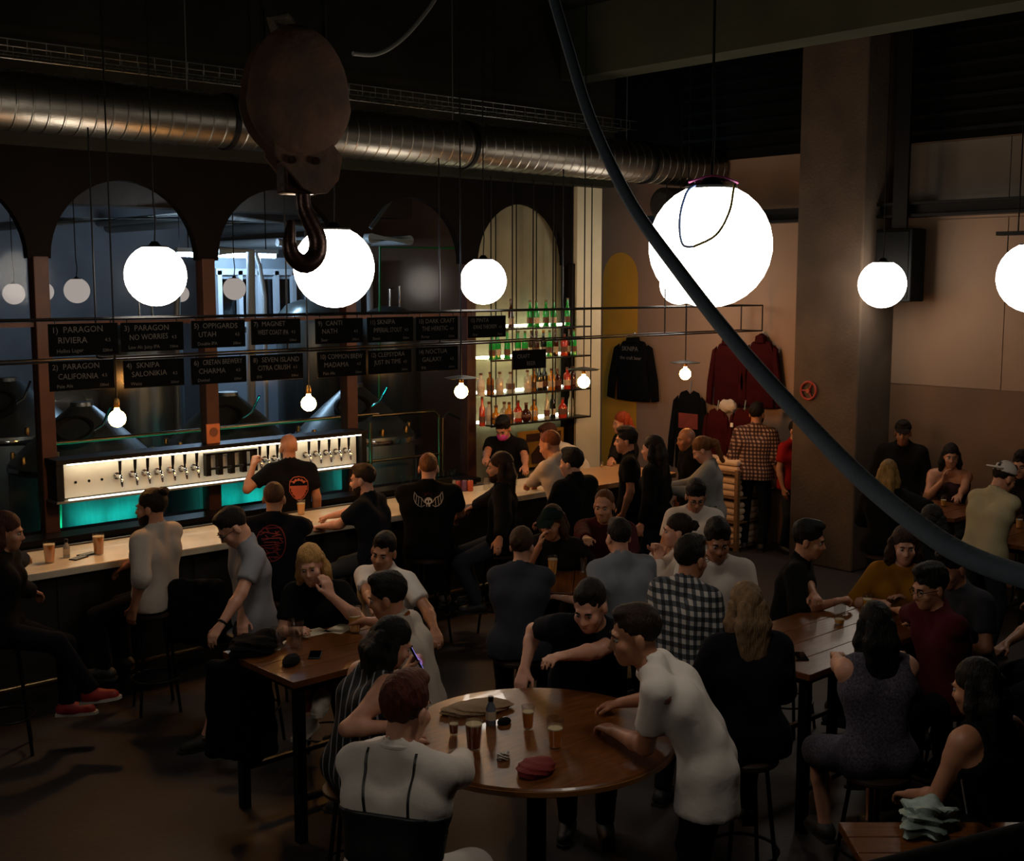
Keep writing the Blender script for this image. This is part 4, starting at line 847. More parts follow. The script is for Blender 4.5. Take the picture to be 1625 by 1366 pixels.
        m = len(Q); me.loops.add(4 * m); me.loops.foreach_set('vertex_index', Q.ravel().astype(np.int32)); me.polygons.add(m); me.polygons.foreach_set('loop_start', np.arange(0, 4 * m, 4, dtype=np.int32))
        me.polygons.foreach_set('use_smooth', np.ones(m, bool)); me.update(calc_edges=True); me.validate(); return me
def cone(a, b, ra, rb, k=.02, cut=()): return dict(t='c', a=np.array(a, float), b=np.array(b, float), ra=ra, rb=rb, k=k, cut=cut)
def ell(c, A, r, k=.02, cut=(), neg=False): return dict(t='e', c=np.array(c, float), A=np.array(A, float), r=r, k=k, cut=cut, neg=neg)
def bounds(prims, pad):
    lo = np.full(3, 9.); hi = np.full(3, -9.)
    for p in prims:
        if p.get('neg'): continue
        if p['t'] == 'c': R = max(p['ra'], p['rb']); lo = np.minimum(lo, np.minimum(p['a'], p['b']) - R); hi = np.maximum(hi, np.maximum(p['a'], p['b']) + R)
        else: R = max(p['r']); lo = np.minimum(lo, p['c'] - R); hi = np.maximum(hi, p['c'] + R)
    return lo - pad, hi + pad
def ik(a, target, l1, l2, pole):
    a = np.array(a, float); t = np.array(target, float); d = t - a; D = np.linalg.norm(d); Dm = min(max(D, abs(l1 - l2) + .02), (l1 + l2) * .995); u = d / (D + 1e-9)
    x = (l1 * l1 - l2 * l2 + Dm * Dm) / (2 * Dm); h = math.sqrt(max(l1 * l1 - x * x, 0)); pv = np.array(pole, float); pv = pv - u * (pv @ u); pv = nrm(pv)
    return a + u * x + pv * h, a + u * Dm
SKIN = lambda key, col: mat('skin_' + key, col, .5, 0, .06, 30, .03, 200)
SK = {'fair': SKIN('fair', '#c08a70'), 'mid': SKIN('mid', '#a87254'), 'tan': SKIN('tan', '#8f5c40'), 'pale': SKIN('pale', '#cfa08a')}
EYEW = mat('eye_white', '#8d857d', .4, spec=.2); EYED = mat('eye_iris', '#1a120c', .15); LIP = mat('lips', '#80433a', .45)
def hairm(c): return mat('hair_' + c, c, .6, 0, .35, 14, .6, 45, stretch=(3, 3, .6), spec=.18)
def cloth(c, b=.2): return mat('cloth_' + c, c, .95, 0, .06, 5, b, 14, spec=.12)
PLIST = []
def person(label, px, py, face, seat=None, lean=8, side=0, twist=0, head=(0, 5, 0), LH=None, RH=None, LF=None, RF=None, sc=1.0, sex='m', bulk=1.0,
           skin='fair', hair='short', hc='#1a110b', beard=None, top=('tee', '#101010'), bottom=('trousers', '#14161c'), shoe='#15120f', topm=None, glasses=False, h=None, hf=None, hands=('relax', 'relax'),
           extras=None, lower=True, group=None, stl=None, standz=0., cap=None, xy=None, collar=None, hemdrop=0.):
    """face: 0 away from the mezzanine, 90 to the bar side, 180 towards it; hands/feet: world points"""
    yaw = YAW + math.radians(face); cy, sy = math.cos(yaw - math.pi / 2), math.sin(yaw - math.pi / 2)
    Rz = np.array([[cy, -sy, 0], [sy, cy, 0], [0, 0, 1.]])
    hz = (standz + .93 * sc) if seat is None else seat + .095 * sc
    f = sex == 'f'; L = math.radians(lean); S = math.radians(side)
    def sd(fr): v = np.array([0, 0, 1.]); v = rotv(v, (1, 0, 0), -L * fr); return rotv(v, (0, 1, 0), S * fr)
    P0 = np.array([0, 0, hz]); P1 = P0 + .13 * sc * sd(.35); P2 = P1 + .17 * sc * sd(.8); P3 = P2 + .2 * sc * sd(1.1)
    up = sd(1.0); tw = math.radians(twist); fw = rotv(np.array([0, 1., 0]), (0, 0, 1), tw); fw = nrm(fw - up * (fw @ up)); rt = np.cross(fw, up)
    sw = (.165 if f else .19) * sc * bulk
    nd = nrm(sd(.75) + np.array([0, .12, .25])); hy, hp, hr = [math.radians(a) for a in head]
    hf_ = rotv(np.array([0, 1., 0]), (0, 0, 1), hy); hu = np.array([0, 0, 1.]); hrt = np.cross(hf_, hu)
    hf_ = rotv(hf_, hrt, -hp); hu = rotv(hu, hrt, -hp); hu = rotv(hu, hf_, hr); hrt = np.cross(hf_, hu)
    hs = sc * (.95 if f else 1.0) * 1.04
    HB = P3 + nd * .085 * sc; HC = HB + hu * .085 * hs + hf_ * .025 * hs; HA = np.stack([hrt, hf_, hu], 1)
    topz = HC + hu * .13 * hs
    if xy is None:
        Wd = atz(px, py, topz[2]); root = Wd - Rz @ np.array([topz[0], topz[1], 0]); root[2] = 0
    else: root = np.array([xy[0], xy[1], 0.])
    dep_ = float((root - CAM) @ Fv); h = .014 if dep_ < 6.6 else (.019 if dep_ < 9.5 else .023); hf = .0078 if dep_ < 6.6 else (.0095 if dep_ < 9.5 else .012); hg = .016 if dep_ < 7 else (.018 if dep_ < 10 else .019)
    loc = lambda p: Rz.T @ (np.array(p, float) - root)
    hp_ = lambda x, y, z: HC + HA @ (np.array([x, y, z]) * hs)
    B = []                                                   # body primitives
    T = []                                                   # torso primitives shared with clothes
    cw = (.098 if f else .112) * bulk * sc; rW = (.078 if f else .095) * bulk * sc; hw = .088 * sc * (1.05 if f else 1)
    for s in (-1, 1):
        hip = P0 + s * hw * np.array([1, 0, 0]); wa = P1 + s * (.06 if f else .075) * bulk * sc * rt; ch = P2 + s * cw * rt + up * .05 * sc; shb = P3 - up * .06 * sc + s * sw * .72 * rt
        T += [cone(hip, wa, .108 * sc, rW, .04), cone(wa, ch, rW, .1 * sc * bulk, .04), cone(ch, shb, .098 * sc * bulk, .068 * sc, .04), cone(P3 + nd * .02, P3 - up * .035 * sc + s * sw * .85 * rt, .05 * sc, .055 * sc, .03)]
        if f: T.append(ell(P2 + s * .075 * sc * rt + fw * .085 * sc + up * .035 * sc, np.stack([rt, fw, up], 1), (.06 * sc, .055 * sc, .06 * sc), .04))
    T += [cone(P0, P2, .1 * sc * bulk, .1 * sc * bulk, .04)]
    B += T
    B.append(cone(P3 - nd * .02, HB + hu * .02, (.05 if f else .058) * sc, (.047 if f else .056) * sc, .03))
    # ---- head
    B += [ell(hp_(0, -.012, .035), HA, np.array((.076, .097, .092)) * hs, .03), ell(hp_(0, .028, -.045), HA, np.array((.056, .066, .078)) * hs, .03), ell(hp_(0, .068, -.098), HA, np.array((.026, .02, .022)) * hs, .025),
          ell(hp_(0, .055, -.045), HA, np.array((.045, .04, .06)) * hs, .03), cone(hp_(-.03, .083, .022), hp_(.03, .083, .022), .014 * hs, .014 * hs, .015)]
    for s in (-1, 1):
        B += [ell(hp_(s * .03, .098, .004), HA, np.array((.019, .016, .012)) * hs, .012, neg=True), ell(hp_(s * .042, .066, -.03), HA, np.array((.022, .022, .022)) * hs, .02), ell(hp_(s * .079, -.008, -.012), HA, np.array((.011, .022, .034)) * hs, .008)]
    B += [cone(hp_(0, .09, .012), hp_(0, .112, -.03), .0085 * hs, .013 * hs, .012), cone(hp_(-.012, .1, -.034), hp_(.012, .1, -.034), .009 * hs, .009 * hs, .008), cone(hp_(-.02, .088, -.066), hp_(.02, .088, -.066), .0085 * hs, .0085 * hs, .008)]
    # ---- arms
    ua, fa = .285 * sc, .255 * sc; arms = []
    fine = [(hp_(0, 0, 0) - .15 * hs, hp_(0, 0, 0) + .15 * hs)]
    for s, tgt, hpz in ((-1, LH, hands[0]), (1, RH, hands[1])):
        sh_ = P3 - up * .045 * sc + s * sw * rt
        if tgt is None:
            tl = (np.array([s * .15, .34, hz + .1]) if seat is not None else sh_ + np.array([s * .05, .06, -.52 * sc]))
            pole = np.array([s * .5, -.6, -.3])
        elif isinstance(tgt, dict): tl = np.array(tgt['l'], float); pole = np.array(tgt.get('pole', (s * .6, -.5, -.6)))
        else: tl = loc(tgt); pole = np.array([s * .6, -.4, -.7])
        tl = tl + 0.0
        el, wr_ = ik(sh_, tl, ua, fa, pole); arms.append((sh_, el, wr_, s))
        B += [cone(sh_ - up * .01, sh_ + (el - sh_) * .25, .066 * sc * bulk, .055 * sc * bulk, .035), cone(sh_, el, .052 * sc * bulk, .041 * sc, .03), cone(el, el + (wr_ - el) * .3, .041 * sc, .042 * sc, .02), cone(el + (wr_ - el) * .3, wr_, .042 * sc, .026 * sc, .02)]
        # hand
        d = nrm(wr_ - el); n = np.array([0, 0, -1.]) if abs(d[2]) < .85 else np.array([-s * 1., 0, 0]);
        if isinstance(tgt, dict) and 'dir' in tgt: d = nrm(d * .3 + nrm(tgt['dir']) * .7)
        elif tgt is not None and hpz == 'flat': d = nrm(np.array([d[0], d[1], d[2] * .2]))
        if isinstance(tgt, dict) and 'palm' in tgt: n = np.array(tgt['palm'], float)
        n = nrm(n - d * (n @ d)); sx = np.cross(n, d); 
        ts = s                                                        # thumb side
        sx = sx if sx @ np.array([-s, 0, 0.001]) > 0 else -sx         # towards the body's middle
        Lh = .105 * sc * (.92 if f else 1); cu = {'relax': (22, 28, 18), 'flat': (6, 8, 5), 'grip': (55, 60, 35), 'fist': (80, 90, 55)}[hpz]
        pc = wr_ + d * Lh * .5
        for q in range(4):
            o_ = (q - 1.5) * .0195 * sc; bs = wr_ + d * Lh * (.92 - .05 * abs(q - 1.2)) - sx * o_; 
            B.append(cone(wr_ - sx * o_ * .6, bs, .0145 * sc, .012 * sc, .014))
            fl = (.075, .083, .078, .062)[q] * sc; p = bs; tot = 0.
            for j, (fr, an) in enumerate(zip((.45, .3, .25), cu)):
                tot += math.radians(an); cur = d * math.cos(tot) + n * math.sin(tot)
                p2 = p + cur * fl * fr; r_ = (.0095, .009, .008)[j] * sc; B.append(cone(p, p2, r_, r_ - .0005, .004)); p = p2
        tb = wr_ + d * Lh * .25 + sx * .025 * sc; t1 = tb + nrm(d * .75 + sx * .75 + n * .25) * .045 * sc; t2 = t1 + nrm(d * .95 + sx * .15 + n * .35) * .04 * sc
        B += [cone(wr_ + d * .01, tb, .018 * sc, .017 * sc, .012), cone(tb, t1, .0145 * sc, .012 * sc, .008), cone(t1, t2, .0115 * sc, .0095 * sc, .004)]
        hc_ = wr_ + d * .09; fine.append((hc_ - .1, hc_ + .1))
    # ---- legs
    legs = []
    for s, tgt in ((-1, LF), (1, RF)):
        hip = P0 + s * hw * np.array([1, 0, 0]) - np.array([0, 0, .02])
        if tgt is None: tl = np.array([s * .11, .03 - .05, standz + .085]) if seat is None else np.array([s * .14, .36, max(.085, seat - .46)])
        else: tl = loc(tgt) if not isinstance(tgt, dict) else np.array(tgt['l'], float)
        kn, an = ik(hip, tl, .425 * sc, .42 * sc, np.array([s * .25, 1, .35])); fd = np.array([s * .12, 1., 0]); 
        if isinstance(tgt, dict) and 'dir' in tgt: fd = np.array(tgt['dir'], float)
        fd = nrm(fd); legs.append((hip, kn, an, fd, s))
        if lower:
            B += [cone(hip, kn, .083 * sc * bulk, .054 * sc, .035), cone(kn, kn + (an - kn) * .35, .053 * sc, .054 * sc, .02), cone(kn + (an - kn) * .35, an, .054 * sc, .035 * sc, .02),
                  cone(an, an + np.array([0, 0, -.05]) - fd * .03, .034 * sc, .028 * sc, .02), cone(an + np.array([0, 0, -.05]), an + fd * .14 * sc + np.array([0, 0, -.06]), .034 * sc, .026 * sc, .02)]
        else:
            B += [cone(hip, hip + (kn - hip) * .8, .083 * sc * bulk, .06 * sc, .035)]
    lo, hi = bounds(B, .02); F = Field(lo, hi, h, fine, hf)
    for p in B: F.prim(p)
    root_o = empty('person', root, label, 'person', group, yaw - math.pi / 2)
    tag(link('body', F.mesh('body'), SK[skin], root_o, False))
    PLIST.append((label, tuple(np.round(root, 2)), round(float(topz[2]), 2)))
    seed = (px * 13 + py * 7) % 97 / 10.
    def garment_mesh(name, prims, off, m, cuts=(), neg=(), hh=None, wr=.0022):
        hh = hh or hg; lo, hi = bounds(prims, off + .03); G = Field(lo, hi, hh)
        for p in prims: G.prim(p, off)
        if wr: G.wrinkle(wr, 24, seed)
        for (n_, c_) in cuts: G.cut(n_, c_)
        for p in neg: G.prim(p)
        return link(name, G.mesh(name), m, root_o, False)
    # ---- top
    kind, tcol = top; tm = topm or cloth(tcol); sl = {'tee': .7, 'long': 1.93, 'rolled': 1.3, 'tank': 0, 'jacket': 1.95, 'strapless': 0, 'dress': 0, 'tank_dress': 0}[kind]
    thick = .012 if kind != 'jacket' else .022
    prims = [dict(p) for p in T]
    if kind in ('tank', 'strapless', 'tank_dress'): prims = [p for i, p in enumerate(T)]
    if sl > 0:
        for (a, e, w_, s) in arms:
            if sl <= 1: 
                d = nrm(e - a); prims.append(cone(a, a + (e - a) * sl, .062 * sc * bulk, .056 * sc * bulk, .03, cut=((d, a + (e - a) * (sl - .02)),)))
            else:
                d = nrm(w_ - e); fr = sl - 1; prims += [cone(a, e, .064 * sc * bulk, .058 * sc, .03), cone(e, e + (w_ - e) * fr, .058 * sc, (.036 if fr > .6 else .046) * sc, .02, cut=((d, e + (w_ - e) * fr),))]
    hem = P0 - np.array([0, 0, .09 * sc + hemdrop]) if (kind not in ('dress', 'tank_dress') ) else None
    neg = [ell(P3 + nd * .075 + fw * .025, np.stack([rt, fw, nd], 1), np.array((.07, .078, .05)) * sc, .01, neg=True)]; prims.append(cone(P3 - nd * .09, P3 + nd * .05, .06 * sc, (.052 if f else .06) * sc, .03))
    cuts = []
    if kind in ('dress', 'tank_dress'):
        for (hip, kn, an, fd, s) in legs: prims.append(cone(hip, kn, .1 * sc, .085 * sc, .06))
    else:
        cuts.append((np.array([0, 0, -1.]), hem)); prims += [cone(P0 + s * hw * np.array([1, 0, 0]), P0 + s * hw * np.array([1, 0, 0]) - np.array([0, 0, .1 + hemdrop]), .122 * sc, (.126 + hemdrop * .12) * sc, .04) for s in (-1, 1)]
    if kind in ('tank', 'tank_dress'):
        for s in (-1, 1): neg.append(ell(P3 - up * .04 * sc + s * (sw + .02) * rt, np.stack([rt, fw, up], 1), np.array((.075, .12, .11)) * sc, .01, neg=True))
    if kind == 'strapless': cuts.append((up, P2 + up * .1 * sc))
    shirt = garment_mesh({'tee': 'tshirt', 'long': 'long_sleeve_shirt', 'rolled': 'shirt', 'tank': 'tank_top', 'jacket': 'jacket', 'strapless': 'strapless_top', 'dress': 'dress', 'tank_dress': 'sleeveless_dress'}[kind], prims, thick, tm, cuts, neg)
    if collar:
        cp = [P3 + nd * .03 + (math.cos(a) * rt * .066 + math.sin(a) * fw * .07) * sc + up * (.02 if math.sin(a) < .3 else -.012) for a in np.linspace(-.2 * math.pi - math.pi / 2 - 1.6, -math.pi / 2 + 1.9, 15)]
        MB().tube(cp, .013, 8).build('collar', cloth(collar), root_o)
    # ---- bottom
    if bottom and lower:
        bk, bc = bottom; bmt = cloth(bc, .25); prims = [cone(P0 + s * hw * .6 * np.array([1, 0, 0]), P0 + s * hw * np.array([1, 0, 0]) + np.array([0, 0, .06]), .112 * sc, .1 * sc, .04) for s in (-1, 1)]
        for (hip, kn, an, fd, s) in legs:
            d = nrm(an - kn)
            if bk == 'shorts': dk = nrm(kn - hip); prims.append(cone(hip, kn, .088 * sc * bulk, .07 * sc, .03, cut=((dk, kn - dk * .02),)))
            elif bk == 'skirt': prims.append(cone(hip, kn, .1 * sc, .09 * sc, .07))
            else: prims += [cone(hip, kn, .085 * sc * bulk, .06 * sc, .03), cone(kn, an, .06 * sc, .045 * sc, .02, cut=((d, an - d * .0),))]
        garment_mesh(bk, prims, .011, bmt, [(np.array([0, 0, 1.]), P0 + np.array([0, 0, .1]))], hh=hg * 1.2)
    if shoe and lower:
        for (hip, kn, an, fd, s) in legs:
            sd_ = nrm(np.cross(fd, [0, 0, 1])); A = np.stack([sd_, fd, np.cross(sd_, fd)], 1); zf = an[2] - .085
            prims = [cone(an - fd * .035 + np.array([0, 0, -.04]), an + fd * .15 * sc + np.array([0, 0, -.055]), .04 * sc, .034 * sc, .03), cone(an + np.array([0, 0, -.02]), an + fd * .05 + np.array([0, 0, -.045]), .04, .038, .03)]
            so = garment_mesh('shoe', prims, .008, mat('shoe_' + shoe, shoe, .6, 0, .1, 20), [(np.array([0, 0, -1.]), an + np.array([0, 0, -.084]))], hh=.016, wr=0)
            outl = [(sd_ * x + fd * y) for x, y in ((-.036, -.08), (.036, -.08), (.044, .02), (.05, .12), (.035, .19), (0, .21), (-.035, .19), (-.05, .12), (-.044, .02))]
            MB().add([an + p * sc + np.array([0, 0, -.0848]) for p in outl] + [an + p * sc + np.array([0, 0, -.064]) for p in outl], [tuple(range(9)), tuple(range(9, 18))] + [(i, (i + 1) % 9, 9 + (i + 1) % 9, 9 + i) for i in range(9)]).build('sole', mat('sole_' + shoe, '#b0a69a' if shoe in ('#8a1a14', '#b8aca0') else '#1c1a18', .7), so)
    # ---- hair
    hm = hairm(hc); hcut = nrm(HA @ np.array([0, .722, -1.])); hpt = hp_(0, 0, .008)
    def hair_mesh(name, prims, cuts=(), wr=.003, m=hm, hh=None):
        hh = hh or (.008 if dep_ < 7 else .0105); lo, hi = bounds(prims, .03); G = Field(lo, hi, hh)
        for p in prims: G.prim(p)
        if wr: G.wrinkle(wr, 110, seed)
        for c_ in cuts: G.cut(*c_)
        return link(name, G.mesh(name), m, root_o, False)
    def E_(c, r, k=.015): return ell(hp_(*c), HA, np.array(r) * hs, k)
    sk = E_((0, -.021, .047), (.0805, .102, .097)); 
    if hair == 'buzz': hair_mesh('hair', [E_((0, -.02, .042), (.0785, .0995, .0915))], [(hcut, hpt)], .0006)
    elif hair == 'short': hair_mesh('hair', [sk, E_((0, .03, .108), (.055, .055, .034))], [(hcut, hp_(0, 0, -.01))], .0022)
    elif hair == 'thick': hair_mesh('hair', [E_((0, -.024, .052), (.085, .107, .104)), E_((0, .028, .118), (.06, .062, .038))], [(hcut, hp_(0, 0, -.012))], .0032)
    elif hair in ('long', 'curly', 'mid', 'pony', 'bun', 'manbun'):
        pr = [E_((0, -.023, .05), (.084, .106, .1))]; dn = np.array([0, 0, -1.])
        if hair in ('long', 'curly', 'mid'):
            ln = {'long': .40, 'curly': .24, 'mid': .17}[hair] * sc; wd = 1.25 if hair == 'curly' else 1
            back = -hf_ * .03
            hair_mesh('hair', pr, [(hcut, hp_(0, 0, -.015))], .002)
            pr2 = []
            for s in (-1, 1):
                a = hp_(s * .075, -.02, .03); b = hp_(s * .088, -.015, -.07); c2 = b + dn * ln * .5 + back * 1.2; e2 = b + dn * ln + back * 1.6
                pr2 += [cone(a, b, .028 * wd * hs, .032 * wd * hs, .03), cone(b, c2, .032 * wd * hs, .034 * wd * hs, .03), cone(c2, e2, .034 * wd * hs, .016 * hs, .03)]
            for x in (-.045, 0, .045):
                a = hp_(x, -.09, .03); b = hp_(x * 1.2, -.1, -.07); e2 = b + dn * ln * 1.05 + back * .5
                pr2 += [cone(a, b, .036 * hs, .042 * hs, .03), cone(b, e2, .042 * wd * hs, .022 * hs, .03)]
            hair_mesh('hair_lengths', pr2, (), .005 if hair == 'curly' else .0022)
        else:
            hair_mesh('hair', pr, [(hcut, hp_(0, 0, -.015))], .002)
            if hair == 'pony':
                a = hp_(0, -.11, .06); b = hp_(0, -.15, .0); e2 = hp_(0, -.13, -.2)
                hair_mesh('ponytail', [cone(a, b, .03 * hs, .04 * hs, .03), cone(b, e2, .04 * hs, .022 * hs, .03)], (), .004)
            elif hair == 'bun': hair_mesh('hair_bun', [E_((0, -.135, .045), (.042, .036, .042)), E_((0, -.11, .045), (.025, .03, .025))], (), .005)
            else: hair_mesh('hair_bun', [E_((0, -.1, .115), (.045, .045, .036)), E_((0, -.08, .1), (.03, .03, .03))], (), .005)
    elif hair == 'bald': pass
    if beard and beard != 'stubble':
        bl = {'full': 0, 'stubble': 1, 'long': 2}[beard]
        pr = [E_((0, .028, -.052), ((.062, .0735, .084), (.058, .069, .079), (.064, .076, .098))[bl]), E_((0, .062, -.1), ((.034, .034, .034), (.028, .026, .025), (.04, .038, .048))[bl])]
        hair_mesh('beard', pr, [(nrm(HA @ np.array([0, .35, 1.])), hp_(0, .06, -.048)), (nrm(HA @ np.array([0, -1., -.25])), hp_(0, -.005, -.05))], .002 if bl != 1 else .0005, hm)
        MB().tube([hp_(-.03, .092, -.062), hp_(-.015, .103, -.052), hp_(.015, .103, -.052), hp_(.03, .092, -.062)], .005 * hs, 8).build('moustache', hm, root_o)
    if cap:
        ck, cc = cap; cm = cloth(cc, .15); bx = -1 if ck == 'back' else 1
        cpo = hair_mesh('cap', [E_((0, -.014, .045), (.088, .109, .102))], [(nrm(HA @ np.array([0, .15, -1.])), hp_(0, 0, .045))], 0, cm)
        A2 = HA @ np.array([[1, 0, 0], [0, math.cos(-.25 * bx), -math.sin(-.25 * bx)], [0, math.sin(-.25 * bx), math.cos(-.25 * bx)]])
        hair_mesh('cap_brim', [ell(hp_(0, bx * .115 - .01, .05), A2, np.array((.075, .075, .011)) * hs, .01)], (), 0, cm, .007)
    # ---- face parts
    for s in (-1, 1):
        ey = MB().lathe([(.0115 * math.sin(a) * hs, -.0115 * math.cos(a) * hs) for a in np.linspace(0, math.pi, 9)], hp_(s * .03, .083, .003), 12, HA).build('eye', EYEW, root_o)
        MB().lathe([(.0062 * hs, .0), (.004 * hs, .0022 * hs), (0, .003 * hs)], hp_(s * .03, .0935, .002), 10, HA @ np.array([[1, 0, 0], [0, 0, 1], [0, 1, 0]])).build('iris', EYED, ey)
        MB().tube([hp_(s * .014, .0985, .022), hp_(s * .03, .099, .028), hp_(s * .047, .088, .022)], [.0035 * hs, .0045 * hs, .0025 * hs], 6).build('eyebrow', hm if hair != 'bald' else hairm('#2a1a10'), root_o)
    MB().tube([hp_(-.022, .09, -.066), hp_(-.008, .0975, -.0655), hp_(.008, .0975, -.0655), hp_(.022, .09, -.066)], [.002, .0045 * hs, .0045 * hs, .002], 8).build('mouth', LIP, root_o)
    if glasses:
        mbg = MB()
        for s in (-1, 1):
            mbg.tube([hp_(s * .033 + .022 * math.cos(a), .112 - .012 * abs(math.cos(a)) , .002 + .019 * math.sin(a)) for a in np.linspace(0, 2 * math.pi, 17)], .0022, 6, False); mbg.tube([hp_(s * .055, .1, .008), hp_(s * .08, .05, .008), hp_(s * .083, -.01, .0)], .0022, 6)
        mbg.tube([hp_(-.011, .111, .004), hp_(.011, .111, .004)], .002, 6).build('glasses', BLACK, root_o)
    ctx = dict(T=T, root=root_o, shirt=shirt, P0=P0, P1=P1, P2=P2, P3=P3, up=up, fw=fw, rt=rt, sc=sc, hp=hp_, arms=arms, legs=legs, Rz=Rz, loc=loc, world=lambda p: root + Rz @ np.array(p, float))
    if extras: extras(ctx)
    if seat is not None and stl is not False:
        wp_ = root + Rz @ np.array([0, .02, 0]); stool(wp_[0], wp_[1], seat - .012, random.uniform(0, 1.5), stl or 'black bar stool under the ' + ' '.join(label.split()[:8]), 'bar stools')
    return ctx
def project(ctx, verts2, faces, name, m, back=True, du=0., dv=0.):
    """flat print laid on the cloth: 2d points (u right as seen, v up) about the chest centre"""
    me = ctx['shirt'].data; co = np.empty(len(me.vertices) * 3, np.float32); me.vertices.foreach_get('co', co); co = co.reshape(-1, 3)
    bv = BVHTree.FromPolygons([tuple(map(float, c)) for c in co], [tuple(p.vertices) for p in me.polygons])
    s = 1 if back else -1; o = ctx['P2'] + ctx['up'] * .06 * ctx['sc']; dirv = ctx['fw'] * s; out = []
    for u, v in verts2:
        p = o + ctx['rt'] * s * (u + du) + ctx['up'] * (v + dv) - dirv * .5; hit = bv.ray_cast(Vector(p), Vector(dirv), 1.2)
        out.append(np.array(hit[0]) - dirv * .004 if hit[0] is not None else o - dirv * .13)
    MB().add(out, faces).build(name, m, ctx['root'], False)
def ribbon(path, wd):
    P = [np.array(p, float) for p in path]; v = []; f = []
    for i, p in enumerate(P):
        t = P[min(i + 1, len(P) - 1)] - P[max(i - 1, 0)]; t /= np.linalg.norm(t) + 1e-9; n = np.array([-t[1], t[0]]); v += [p + n * wd / 2, p - n * wd / 2]
        if i: f.append((2 * i - 2, 2 * i - 1, 2 * i + 1, 2 * i))
    return v, f
def print_ribbons(ctx, paths, wd, name, m, **k):
    V, Fc = [], []
    for pth in paths:
        dense = []
        for a, b in zip(pth[:-1], pth[1:]):
            n = max(2, int(np.hypot(b[0] - a[0], b[1] - a[1]) / .012)); dense += [(a[0] + (b[0] - a[0]) * t, a[1] + (b[1] - a[1]) * t) for t in np.linspace(0, 1, n)[:-1]]
        dense.append(pth[-1]); v, f = ribbon(dense, wd); o = len(V); V += v; Fc += [tuple(i + o for i in q) for q in f]
    project(ctx, V, Fc, name, m, **k)
def print_grid(ctx, inside, ext, step, name, m, **k):
    xs = np.arange(-ext[0], ext[0], step); ys = np.arange(-ext[1], ext[1], step); V, Fc = [], []
    for x in xs:
        for y in ys:
            if inside(x + step / 2, y + step / 2): o = len(V); V += [(x, y), (x + step, y), (x + step, y + step), (x, y + step)]; Fc.append((o, o + 1, o + 2, o + 3))
    project(ctx, V, Fc, name, m, **k)
# ================================================================== WHO IS WHERE
SE, SE2 = .80, .66
hand = lambda px, py, z: atz(px, py, z)
SKULL = mat('print_white', '#b5aba0', .8); REDPR = mat('print_red', '#6a1016', .8); SALM = mat('print_salmon', '#b0563c', .8)
# --- along the bar
person('person with brown hair in black jacket and red canvas shoes at the bar end', 15, 815, -85, SE, 4, 0, 0, (5, 10, 0), LH=hand(52, 890, 1.12), RH=hand(95, 965, .85), RF=dict(l=(.08, .62, .45), dir=(.1, 1, .15)), LF=dict(l=(-.1, .4, .3)), sex='f', hair='mid', hc='#3a1c0e', top=('jacket', '#0b0a0a'), bottom=('trousers', '#101016'), shoe='#8a1a14', skin='mid')
def coat(ctx):
    pass
person('person with topknot and full beard in a pale grey henley leaning on the bar', 237, 778, 78, SE, -4, 0, -6, (6, 4, 0), LH=hand(212, 965, .88), RH=hand(190, 905, 1.0), hair='manbun', hc='#1c110a', beard='long', top=('rolled', '#a79b90'), bottom=('trousers', '#111216'), skin='mid', bulk=1.08, hands=('relax', 'relax'))
def watch(ctx, i=0):
    a, e, w_, s = ctx['arms'][i]; d = nrm(w_ - e); c = e + (w_ - e) * .93; u = nrm(np.cross(d, [0, 0, 1])); v = np.cross(d, u)
    MB().tube([c + (u * math.cos(t) + v * math.sin(t)) * .032 for t in np.linspace(0, 2 * math.pi, 15)], .008, 6, False).build('wristwatch', BLACK, ctx['root'])
person('person in grey tshirt and shorts wearing dark glasses, head bowed beside the high table', 350, 814, 118, .84, 6, 0, 0, (-4, 38, 0), LH=hand(345, 1002, .98), RH=hand(385, 985, .95), LF=hand(318, 1190, .09), RF=hand(360, 1230, .09), hair='short', hc='#16100c', beard='stubble', top=('tee', '#808086'), bottom=('shorts', '#14171e'), glasses=True, extras=watch)
def shield(ctx):
    def ins(u, v): return abs(u) < .085 and v < .02 and v > -.1 + .12 * (abs(u) / .085) ** 2 - .02
    print_grid(ctx, ins, (.1, .14), .012, 'shield_print', SALM, back=True, du=.07, dv=-.06)
    P_ = [(-.09, .02), (-.085, .06), (-.05, .095), (0, .105), (.05, .095), (.085, .06), (.09, .02), (.09, -.04), (.05, -.1), (0, -.135), (-.05, -.1), (-.09, -.04), (-.09, .02)]
    print_ribbons(ctx, [P_, [(-.08, .055), (0, .07), (.08, .055)]], .006, 'shield_outline', SALM, du=.07, dv=-.06)
    for k in range(5):
        a = math.radians(30 + k * 30); print_grid(ctx, lambda u, v: u * u + v * v < .00013, (.012, .012), .006, 'star_print', SALM, du=.07 + .055 * math.cos(a), dv=-.06 + .03 + .045 * math.sin(a))
person('bald bearded person in black tshirt with shield print reaching for a beer tap', 457, 688, 12, None, 2, 0, 4, (25, 0, 0), LH=aty(402, 738, 10.42), RH=None, hair='bald', hc='#1a110b', beard='full', top=('tee', '#0d0d0e'), bottom=('trousers', '#101114'), skin='mid', sc=1.02, extras=shield, hands=('grip', 'relax'))
